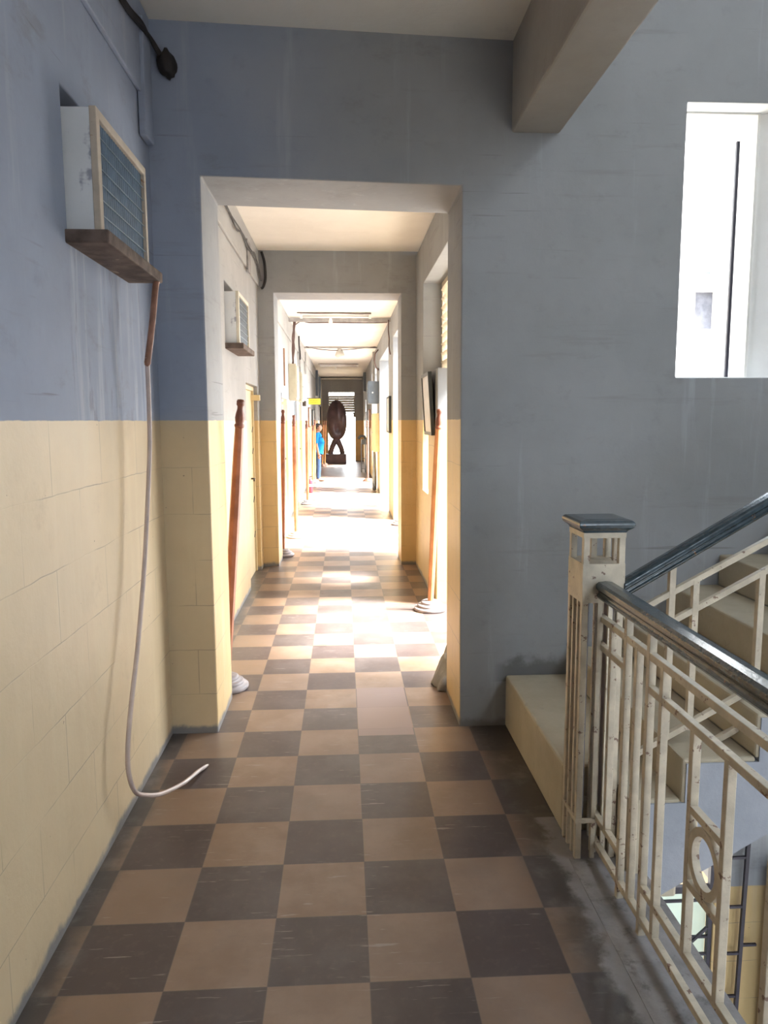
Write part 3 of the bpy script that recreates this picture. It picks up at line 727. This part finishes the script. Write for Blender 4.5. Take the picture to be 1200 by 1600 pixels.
bm = BM(); solid(bm, [(XL+.001, -.85, 17.3, 17.6, 2.0, 2.12)]); tag(obj('door_lamp', bm, 'hardware', bevel=.01), 'dark box fixed over the cream door by the two far pictures', 'lamp')
# yellow sign on a bracket
t = thing('hanging_sign', 'small yellow sign board jutting from the left wall above the pictures', 'sign', (-.74, 19.5, 2.08))
bm = BM(); solid(bm, [(-.89, -.58, 19.49, 19.51, 2.085, 2.235)]); obj('board', bm, 'sign', t, bevel=.003)
for z, a, c in ((2.185, -.85, -.63), (2.135, -.83, -.66)):
    bm = BM(); x = a
    while x < c:
        wd = random.uniform(.018, .05); box(bm, x, min(c, x+wd), 19.487, 19.491, z-.010, z+.010); x += wd+.012
    obj('faded_lettering', bm, 'signink', t)
bm = BM(); bar(bm, (XL, 19.5, 2.24), (-.60, 19.5, 2.24), .014); obj('bracket', bm, 'hardware', t)
# red canister
t = thing('fire_extinguisher', 'small red canister with white band on the floor by the left wall', 'fire extinguisher', (-.775, 17.2, 0))
bm = BM(); lathe(bm, [(.05, 0), (.058, .01), (.058, .27), (.045, .31), (.018, .33), (.018, .36), (0, .36)], 20, (-.775, 17.2, 0)); obj('cylinder', bm, 'red', t, True)
bm = BM(); lathe(bm, [(.0585, .15), (.0592, .151), (.0592, .205), (.0585, .206)], 20, (-.775, 17.2, 0)); obj('band', bm, 'whitepaint', t)
bm = BM(); bar(bm, (-.80, 17.2, .37), (-.73, 17.2, .385), .02, .02); obj('valve_lever', bm, 'hardware', t)
# grey stand by the right wall
t = thing('equipment_stand', 'grey metal stand with small box and hooded top near the sculpture', 'stand', (.64, 24, 0))
for x, y in ((.585, 23.9), (.715, 23.9), (.585, 24.25), (.715, 24.25)):
    bm = BM(); bar(bm, (x, y, 0), (x, y, .92), .028); obj('leg', bm, 'metalgrey', t)
bm = BM(); solid(bm, [(.58, .745, 23.86, 24.28, .90, 1.06)], [(.62, .70, 23.5, 23.9, .93, 1.03)]); obj('box', bm, 'metalgrey', t, bevel=.01)
bm = BM(); tube(bm, smooth_path([(.72, 24.05, 1.05), (.70, 24.05, 1.13), (.63, 24.05, 1.17), (.54, 24.05, 1.15), (.50, 24.05, 1.07)], 5), .038, 10); obj('hood', bm, 'boxblue', t, True)
for z in (.12, .45):
    bm = BM(); bar(bm, (.585, 23.9, z), (.715, 23.9, z), .02); obj('crossbar', bm, 'metalgrey', t)
bm = BM(); solid(bm, [(.77, XR-.002, 23.4, 24.8, 0, 1.98)]); tag(obj('cupboard', bm, 'doorgrey', bevel=.01), 'flat blue-grey cupboard against the right wall behind the grey stand', 'cupboard')

def cable(name, pts, r, mat, label, cat='cable', k=6, group=None):
    bm = BM(); tube(bm, smooth_path(pts, k), r, 6); return tag(obj(name, bm, mat, smooth=True), label, cat, group)
# hall cable bundle along the top of the left wall ending in a black lump
t = thing('cable_bundle', 'dark cable bundle along the top of the blue wall, ending in a black lump', 'cable', (-.9, 3.5, 3.4))
for j in range(3):
    pts = [(-.897+.006*j, 1.6+.9*i*.5+random.uniform(-.1, .1), 3.33+.012*j+random.uniform(-.02, .02)+.03*i*.5) for i in range(4)]
    pts += [(-.895, 3.40, 3.395+.012*j), (-.89+.004*j, 3.62, 3.43+.008*j), (-.88, 3.76, 3.445-.006*j), (-.855, 3.81, 3.41-.01*j), (-.83, 3.835, 3.37)]
    bm = BM(); tube(bm, smooth_path(pts, 5), .010-.002*j, 6); obj('cable', bm, 'black', t, True)
bm = BM(); bmesh.ops.create_icosphere(bm, subdivisions=3, radius=1)
for v in bm.verts:
    p = v.co; d = 1+.22*math.sin(5*p.x+2*p.z)*math.cos(4*p.y+1); v.co = Vector((-.822+.042*d*p.x, 3.825+.035*d*p.y, 3.362+.062*d*p.z - .3*.042*p.x))
obj('wrapped_end', bm, 'black', t, True)
bm = BM(); solid(bm, [(-.927, -.892, 3.66, 3.80, 2.98, 3.50)]); tag(obj('conduit_strip', bm, 'bluegrey', bevel=.006), 'grey painted conduit strip in the corner below the black cable lump', 'conduit')
# inside the first bay
t = thing('cable_bundle', 'loose cables pinned under the ceiling along the left wall of the first corridor bay', 'cable', (-.9, 7, 3.3))
base = [(-.895, 5.3, 3.30), (-.895, 6.02, 3.33), (-.893, 6.25, 3.32), (-.888, 6.55, 3.30), (-.893, 6.95, 3.33), (-.893, 7.4, 3.31), (-.895, 7.97, 3.345), (-.893, 8.25, 3.27), (-.885, 8.40, 3.20)]
for j in range(3):
    bm = BM(); tube(bm, smooth_path([(x+.004*j, y, z+random.uniform(-.035, .035)) for x, y, z in base], 5), .006, 6); obj('cable', bm, 'darkcable', t, True)
bm = BM(); tube(bm, smooth_path([(-.87, 8.42, 3.50), (-.84, 8.43, 3.38), (-.835, 8.43, 3.22), (-.86, 8.43, 3.13), (-.885, 8.43, 3.11)], 6), .014, 8); obj('drooping_cable', bm, 'black', t, True)
bm = BM(); solid(bm, [(XL+.02, -.895, 7.40, 7.62, 3.11, 3.40)]); tag(obj('conduit_strip', bm, 'cement', bevel=.004), 'short grey vertical strip under the cables of the first corridor bay', 'conduit')
# second bay, left
t = thing('cable_bundle', 'thick brown cables dropping from the ceiling to the nearer beige box', 'cable', (-.85, 13, 2.7))
for j in range(5):
    o_ = [random.uniform(-.02, .02) for _ in range(10)]
    pts = [(-.80+o_[0], 13.0+o_[1], 3.40), (-.815+o_[2], 13.0+o_[3], 3.28), (-.835+o_[4], 13.05+o_[5], 3.1), (-.845+o_[6], 13.1, 2.9), (-.86+o_[7], 13.2, 2.64)]
    bm = BM(); tube(bm, smooth_path(pts, 5), .011, 6); obj('cable', bm, 'cable', t, True)
cable('cable_bundle', [(-.87, 15.3, 3.36), (-.875, 15.4, 3.2), (-.868, 15.6, 3.05), (-.875, 15.7, 2.93)], .016, 'black', 'black cable above the grey conduit of the farther beige box')
bm = BM(); solid(bm, [(XL+.022, -.865, 15.72, 15.86, 2.66, 3.2)]); tag(obj('conduit_strip', bm, 'greycable', bevel=.004), 'grey conduit rising from the farther beige box', 'conduit')
bm = BM(); solid(bm, [(XL+.001, XL+.022, 11.93, 12.03, 2.22, 2.80)]); tag(obj('conduit_strip', bm, 'framebrown'), 'thin brown vertical strip on the left wall above the second doorway', 'conduit')
bm = BM(); solid(bm, [(XL+.022, XL+.05, 18.3, 18.5, 2.80, 3.32)]); tag(obj('conduit_strip', bm, 'greycable'), 'short grey strip high on the left wall level with the hanging lamp', 'conduit')
for y0_, y1_, z0_, z1_, lab in ((25.3, 25.6, 2.5, 3.35, 'dark grey duct high on the left wall beyond the yellow sign'), (28.2, 28.5, 2.2, 3.3, 'dark pipe run in the far left corner by the end wall')):
    bm = BM(); solid(bm, [(XL+.022, XL+.10, y0_, y1_, z0_, z1_)]); tag(obj('duct', bm, 'boxblue', bevel=.006), lab, 'duct')
cable('wall_pipe', [(-.86, 30.34, 0.0), (-.86, 30.34, 1.6), (-.86, 30.34, 3.30)], .022, 'whitepaint', 'thin white pipe up the far left corner of the end wall', 'pipe', 3)
cable('ceiling_pipe', [(-.90, 30.3, 3.34), (0, 30.3, 3.345), (.78, 30.3, 3.34)], .035, 'whitepaint', 'white pipe across the top of the end wall', 'pipe', 3)
# right side of the second bay
cable('wall_cable', [(.795, 12.9, 3.37), (.79, 12.9, 3.2), (.80, 12.85, 3.05), (.795, 12.8, 2.9), (.815, 12.8, 2.78)], .012, 'cable', 'brown cable dropping from the ceiling trunking on the right', 'cable')
cable('wall_cable', [(.81, 17.0, 3.25), (.74, 16.95, 3.15), (.73, 16.95, 2.98), (.77, 16.95, 2.84), (.815, 16.95, 2.80), (.81, 17.15, 2.85)], .014, 'cable', 'looped cable hanging on the right pier beside the second tall opening', 'cable')
bm = BM(); solid(bm, [(.72, .775, 18.0, 18.1, 2.56, 3.30)]); tag(obj('conduit_strip', bm, 'greycable', bevel=.006), 'grey riser pipe above the blue-grey meter box', 'conduit')
bm = BM(); solid(bm, [(.735, XR, 26.5, 27.0, 2.70, 3.36)]); tag(obj('duct', bm, 'boxblue', bevel=.01), 'dark duct hanging high on the far right wall', 'duct')

# ------------------------------------------------------------------ ceiling trunking, tubes and lamps
def trunk(y, z, r, mat, label):
    bm = BM(); box(bm, XL+.023, XR, y-.03, y+.03, z-r, z+r); tag(obj('ceiling_trunking', bm, mat, bevel=.005), label, 'trunking')
trunk(13.0, 3.375, .032, 'greycable', 'grey trunking across the ceiling by the first tube lamp')
trunk(18.05, 3.395, .016, 'greycable', 'thin trunking across the ceiling behind the hanging lamp')
def fixture(y, z, label, x0=-.68, x1=.48):
    t = thing('tube_lamp', label, 'ceiling lamp', ((x0+x1)/2, y, z), 'tube lamps across the corridor ceiling')
    bm = BM(); prism(bm, [(y-.05, z+.05), (y-.03, z+.0), (y+.03, z+.0), (y+.05, z+.05)], 0, x0, x1); obj('housing', bm, 'whitepaint', t)
    bm = BM(); tube(bm, [(x0+.04, y-.045, z-.012), (x1-.04, y-.045, z-.012)], .014, 10); obj('tube', bm, 'tube', t, True)
    for x in (x0+.02, x1-.02):
        bm = BM(); box(bm, x-.02, x+.02, y-.06, y+.0, z-.03, z+.03); obj('lampholder', bm, 'whitepaint', t)
    bm = BM(); tube(bm, smooth_path([(x0-.05, y-.06, z+.055), (x0+.3, y-.065, z+.045), (x0+.6, y-.065, z+.05), (x1-.2, y-.065, z+.04), (x1, y-.06, z+.045)], 6), .008, 6); obj('wire', bm, 'cable', t, True)
    bm = BM(); lathe(bm, [(.012, .10), (.018, .08), (.02, .05), (.03, .02), (.034, -.015), (.022, -.045), (0, -.055)], 14, (x0+.49, y+.11, z-.06)); obj('bulb', bm, 'tube', t, True)
    bm = BM(); tube(bm, [(x0+.49, y+.11, z+.06), (x0+.49, y+.11, z+.02)], .018, 10); obj('bulb_holder', bm, 'cable', t)
fixture(12.45, 3.355, 'white tube lamp with bare bulb beneath the near ceiling trunking')
fixture(23.5, 3.36, 'tube lamp with bare bulb in the dim far part of the corridor', -.70, .50)
t = thing('pendant_lamp', 'bell-shaped pendant lamp hanging from sagging wires mid corridor', 'lamp', (-.06, 18.2, 3.4))
bm = BM(); lathe(bm, [(.03, .13), (.05, .12), (.055, .08), (.085, .03), (.115, -.04), (.118, -.07), (.10, -.10), (.06, -.125), (0, -.13)], 24, (-.06, 18.2, 3.29)); obj('shade', bm, 'glow_shade', t, True)
bm = BM(); lathe(bm, [(.045, .0), (.05, .03), (.035, .06), (0, .065)], 16, (-.06, 18.2, 3.39)); obj('cap', bm, 'cable', t, True)
cable('sagging_wire', [(-.86, 18.0, 3.41), (-.60, 18.1, 3.37), (-.30, 18.15, 3.345), (-.07, 18.15, 3.345), (.3, 18.1, 3.37), (.80, 18.0, 3.41)], .010, 'cable', 'wire sagging across the corridor ceiling above the pendant lamp', 'cable')
cable('sagging_wire', [(-.80, 13.05, 3.30), (-.70, 13.05, 3.36), (-.55, 13.03, 3.335), (-.2, 13.0, 3.334), (.5, 13.0, 3.33), (.78, 13.0, 3.34)], .009, 'cable', 'brown wire under the near ceiling trunking', 'cable')

# ------------------------------------------------------------------ carved sculpture at the end
t = thing('carved_sculpture', 'tall dark egg-shaped wood carving on crossed legs, in the end doorway', 'sculpture', (-.26, 29.05, 0))
bm = BM(); box(bm, -.70, .115, 28.75, 29.35, .0, .375); obj('plinth', bm, 'sculpt', t, bevel=.012)
bm = BM(); bmesh.ops.create_uvsphere(bm, u_segments=48, v_segments=36, radius=1)
for v in bm.verts:
    p = v.co.copy(); z = p.z
    w_ = 1.04 if z > 0 else 1.04*min(1.35, math.sqrt(max(.0, 1-abs(z)**2.8))/max(.12, math.sqrt(max(0, 1-z*z))))
    x = p.x*.375*w_; y = p.y*.30*w_
    ridge = math.exp(-((x-.06)/.07)**2)*max(0, z*.8+.45)
    hollow = math.exp(-((x-.05)/.12)**2-((z+.42)/.28)**2)
    if p.y < 0:
        y -= .06*ridge; y += .20*hollow
        if x < .04: y += .05*math.sin(max(0, min(1, (x+.3)/.34))*PI)*(.6+.4*z)
    groove = math.exp(-((x-.20-.12*(z+.3))/.03)**2)*(1 if p.y < 0 and z < .25 else 0)
    y += .06*groove
    v.co = Vector((-.247+x, 29.05+y, 1.70+z*(.758 if z > 0 else .80)))
for pts, rr in (([(-.50, 29.0, .37), (-.47, 29.0, .52), (-.38, 29.02, .75), (-.25, 29.04, .98), (-.12, 29.05, 1.2)], [.105, .10, .105, .12, .14]),
                ([(-.03, 29.1, .37), (-.07, 29.1, .55), (-.15, 29.08, .75), (-.26, 29.06, .98), (-.36, 29.05, 1.2)], [.10, .096, .105, .12, .14])):
    sp_ = smooth_path(pts, 6); r2 = []
    for i in range(len(sp_)):
        u_ = i/(len(sp_)-1)*(len(rr)-1); a = int(min(len(rr)-2, u_)); r2.append(rr[a]+(rr[a+1]-rr[a])*(u_-a))
    tube(bm, sp_, r2, 14)
obj('carved_figure', bm, 'sculpt', t, True)

# ------------------------------------------------------------------ the man
def skin_obj(name, joints, edges, mat, parent, root=0, sub=2):
    me = bpy.data.meshes.new(name); me.from_pydata([j[:3] for j in joints], edges, []); me.materials.append(M[mat])
    o = bpy.data.objects.new(name, me); COL.objects.link(o); o.parent = parent
    sk = o.modifiers.new('skin', 'SKIN'); sk.use_smooth_shade = True
    for i, j in enumerate(joints):
        d = me.skin_vertices[0].data[i]; r = j[3]
        d.radius = r if isinstance(r, tuple) else (r, r); d.use_root = (i == root)
    ss = o.modifiers.new('sub', 'SUBSURF'); ss.levels = sub; ss.render_levels = sub
    # freeze so that nothing depends on the modifier stack
    dg = bpy.context.evaluated_depsgraph_get(); m2 = bpy.data.meshes.new_from_object(o.evaluated_get(dg))
    o.modifiers.clear(); o.data = m2
    for p in m2.polygons: p.use_smooth = True
    return o
# local frame: facing +X, z up; he stands with his back to the left wall, seen in profile
man = thing('person', 'man in turquoise shirt and blue jeans standing by the left wall, facing across the corridor', 'person', (-.70, 20.5, 0))
J = [ (0, 0, .84, (.08, .10)),            #0 pelvis
      (.01, 0, 1.00, (.075, .09)), (-.005, 0, 1.17, (.07, .10)), (-.02, 0, 1.29, (.05, .085)), (-.01, 0, 1.36, .048), (.005, 0, 1.42, .05),  #1-5 spine, neck
      (0, -.085, .78, .075), (.015, -.09, .44, .055), (-.01, -.095, .10, .036), (.10, -.10, .035, .032),      #6-9 right leg (towards camera)
      (0, .085, .78, .075), (.02, .09, .44, .055), (.0, .095, .10, .036), (.11, .10, .035, .032),        #10-13 left leg
      (-.02, -.17, 1.27, .05), (-.035, -.215, 1.03, .040), (.015, -.205, .80, .030), (.025, -.203, .745, (.030, .018)), (.03, -.20, .70, (.030, .015)),  #14-18 right arm
      (-.02, .17, 1.27, .05), (-.03, .215, 1.03, .040), (.02, .205, .80, .030), (.03, .203, .745, (.030, .018)), (.035, .20, .70, (.030, .015)) ]  #19-23
E = [(0, 1), (1, 2), (2, 3), (3, 4), (4, 5), (0, 6), (6, 7), (7, 8), (8, 9), (0, 10), (10, 11), (11, 12), (12, 13), (3, 14), (14, 15), (15, 16), (16, 17), (17, 18), (3, 19), (19, 20), (20, 21), (21, 22), (22, 23)]
def fingers(J, E, wrist, s):
    b = J[wrist]; x0_, y0_, z0_ = b[0], b[1], b[2]
    for q, (dx, ln) in enumerate(((-.022, .056), (-.008, .066), (.008, .07), (.022, .062))):
        i = len(J)
        J.append((x0_+dx, y0_, z0_-.012, .009)); J.append((x0_+dx+.006, y0_-s*.004, z0_-.012-ln*.5, .0085)); J.append((x0_+dx+.018, y0_-s*.010, z0_-.012-ln, .007))
        E += [(wrist, i), (i, i+1), (i+1, i+2)]
    i = len(J)
    J.append((x0_+.030, y0_, z0_+.035, .010)); J.append((x0_+.048, y0_-s*.01, z0_+.012, .009)); J.append((x0_+.054, y0_-s*.014, z0_-.012, .008))
    E += [(wrist-1, i), (i, i+1), (i+1, i+2)]
fingers(J, E, 18, -1); fingers(J, E, 23, 1)
body = skin_obj('body', J, E, 'skin', man)
# head joined into the same mesh: skull with brow, nose, lips, chin, ears
bm = BM(); bm.from_mesh(body.data)
hb = BM(); bmesh.ops.create_uvsphere(hb, u_segments=28, v_segments=22, radius=1)
for v in hb.verts:
    p = v.co.copy(); x, y, z = p.x*.096, p.y*.074, p.z*.112
    if z < 0: y *= 1-.25*(z/.112)**2; x = x*(1-.12*(z/.112)**2) + (.012 if p.x > 0 else .03)*(z/.112)**2*(1 if p.x > 0 else 1)
    fr = max(0, p.x)
    nose = math.exp(-(y/.012)**2-((z+.012)/.022)**2)*fr; x += .024*nose
    lips = math.exp(-(y/.02)**2-((z+.052)/.009)**2)*fr; x += .008*lips
    chin = math.exp(-(y/.025)**2-((z+.085)/.02)**2)*fr; x += .012*chin
    for e in (-.03, .03): x -= .010*math.exp(-((y-e)/.013)**2-((z-.012)/.012)**2)*fr
    x += .006*math.exp(-((z-.03)/.012)**2)*fr
    v.co = Vector((x+.02, y, z+1.475))
tmp = bpy.data.meshes.new('tmp'); hb.to_mesh(tmp); hb.free(); bm.from_mesh(tmp)
for s_ in (-1, 1):
    eb = BM(); bmesh.ops.create_uvsphere(eb, u_segments=12, v_segments=8, radius=1)
    for v in eb.verts: v.co = Vector((.012+v.co.x*.018, s_*.074+v.co.y*.010, 1.475+v.co.z*.03))
    tmp = bpy.data.meshes.new('tmp'); eb.to_mesh(tmp); eb.free(); bm.from_mesh(tmp)
for f in bm.faces: f.smooth = True
bm.to_mesh(body.data); bm.free()
bm = BM(); bmesh.ops.create_uvsphere(bm, u_segments=24, v_segments=18, radius=1)
bmesh.ops.delete(bm, geom=[v for v in bm.verts if v.co.z < -.35 or (v.co.x > .45 and v.co.z < .42)], context='VERTS')
for v in bm.verts: v.co = Vector((.010+v.co.x*.104, v.co.y*.081, 1.482+v.co.z*.116))
obj('hair', bm, 'hair', man, True, local=True)
for y in (-.03, .03):
    bm = BM(); bmesh.ops.create_uvsphere(bm, u_segments=10, v_segments=8, radius=.009); bmesh.ops.translate(bm, verts=bm.verts, vec=(.103, y, 1.487)); obj('eye', bm, 'hair', man, True, local=True)
S = [(.0, 0, .80, (.125, .16)), (.035, 0, .93, (.135, .155)), (.03, 0, 1.06, (.13, .155)), (.0, 0, 1.20, (.115, .165)), (-.02, 0, 1.30, (.07, .115)), (-.012, 0, 1.345, .058),
     (-.022, -.185, 1.265, .064), (-.034, -.222, 1.10, .058), (-.034, -.224, 1.04, .056), (-.022, .185, 1.265, .064), (-.03, .222, 1.10, .058), (-.03, .224, 1.04, .056)]
skin_obj('shirt', S, [(0, 1), (1, 2), (2, 3), (3, 4), (4, 5), (4, 6), (6, 7), (7, 8), (4, 9), (9, 10), (10, 11)], 'shirt', man, 1)
Lg = [(0, 0, .86, (.105, .135)), (0, 0, .80, (.11, .14)), (0, -.088, .72, .09), (.015, -.092, .44, .068), (.0, -.097, .06, .052), (0, .088, .72, .09), (.02, .092, .44, .068), (.008, .097, .06, .052)]
skin_obj('jeans', Lg, [(0, 1), (1, 2), (2, 3), (3, 4), (1, 5), (5, 6), (6, 7)], 'jeans', man, 0)
for y, dx in ((-.10, 0), (.10, .01)):
    bm = BM(); bmesh.ops.create_uvsphere(bm, u_segments=20, v_segments=12, radius=1)
    for v in bm.verts:
        p = v.co; v.co = Vector((.05+dx+p.x*.14, y+p.y*(.048+.008*p.x), .002+max(0, .04+p.z*.045*(1.15-.35*p.x))))
    obj('shoe', bm, 'shoe', man, True, local=True)

# ------------------------------------------------------------------ broken plaster lump at the foot of the right pier
bm = BM(); bmesh.ops.create_icosphere(bm, subdivisions=4, radius=1)
for v in bm.verts:
    p = v.co; d = 1+.16*math.sin(7*p.x+3)*math.cos(6*p.z+5*p.y)+.08*math.sin(15*p.y+9*p.z)
    z = p.z*d; tp = 1-.55*max(0, z)
    v.co = Vector((.655+.10*p.x*d*tp, 4.50+.15*p.y*d*tp, max(0.0, .01+.235*z)))
tag(obj('cement_lump', bm, 'lumpcement', smooth=True), 'rough grey cement lump at the foot of the right pier inside the opening', 'rubble')

# ------------------------------------------------------------------ world, sun, camera
wd = bpy.data.worlds.new('hazy_sky'); SC.world = wd; wd.use_nodes = True
nt = wd.node_tree; nt.nodes.clear()
def N(t_): return nt.nodes.new(t_)
tc = N('ShaderNodeTexCoord'); sp_ = N('ShaderNodeSeparateXYZ'); nt.links.new(tc.outputs['Generated'], sp_.inputs[0])
def mr(src, a, b, lo, hi):
    m_ = N('ShaderNodeMapRange'); nt.links.new(src, m_.inputs[0])
    for i, v in zip((1, 2, 3, 4), (a, b, lo, hi)): m_.inputs[i].default_value = v
    return m_.outputs[0]
def mx(f, a, b):
    m_ = N('ShaderNodeMix'); m_.data_type = 'RGBA'; nt.links.new(f, m_.inputs[0])
    for k_, v in ((6, a), (7, b)):
        if isinstance(v, tuple): m_.inputs[k_].default_value = (*v, 1)
        else: nt.links.new(v, m_.inputs[k_])
    return m_.outputs[2]
haze = mx(mr(sp_.outputs[2], 0, .8, 0, 1), (1.0, .985, .96), (.62, .80, 1.0))
south = mx(mr(sp_.outputs[1], .2, -.7, 0, 1), haze, (.76, .87, 1.0))
grd = mx(mr(sp_.outputs[2], -.06, .0, 0, 1), (.42, .40, .37), south)
bg = N('ShaderNodeBackground'); nt.links.new(grd, bg.inputs[0]); bg.inputs[1].default_value = 11.5
wo = N('ShaderNodeOutputWorld'); nt.links.new(bg.outputs[0], wo.inputs[0])
sun = bpy.data.lights.new('veiled_sun', 'SUN'); sun.energy = 72.0; sun.angle = math.radians(18); sun.color = (1, .97, .92)
so = bpy.data.objects.new('veiled_sun', sun); COL.objects.link(so)
d = Vector((-.56, .19, -.80)); so.rotation_euler = d.to_track_quat('-Z', 'Y').to_euler()

cam = bpy.data.cameras.new('camera'); co = bpy.data.objects.new('camera', cam); COL.objects.link(co); SC.camera = co
cam.sensor_fit = 'VERTICAL'; cam.sensor_height = 36.0; cam.lens = 36.0*1155/1600; cam.clip_start = .02; cam.clip_end = 200
yaw, pitch, roll = .0545, .1233, -.0038
F = Vector((math.sin(yaw)*math.cos(pitch), math.cos(yaw)*math.cos(pitch), -math.sin(pitch))); r_ = Vector((math.cos(yaw), -math.sin(yaw), 0)); u_ = r_.cross(F)
r2 = math.cos(roll)*r_+math.sin(roll)*u_; u2 = -math.sin(roll)*r_+math.cos(roll)*u_
co.matrix_world = Matrix(((r2.x, u2.x, -F.x, 0), (r2.y, u2.y, -F.y, 0), (r2.z, u2.z, -F.z, 1.666), (0, 0, 0, 1)))

SC.view_settings.view_transform = 'Standard'; SC.view_settings.look = 'None'; SC.view_settings.gamma = 1.0
SC.view_settings.use_curve_mapping = False; SC.view_settings.exposure = 0.24
SC.cycles.use_denoising = True
SC.cycles.max_bounces = 12; SC.cycles.diffuse_bounces = 7; SC.cycles.sample_clamp_indirect = 12
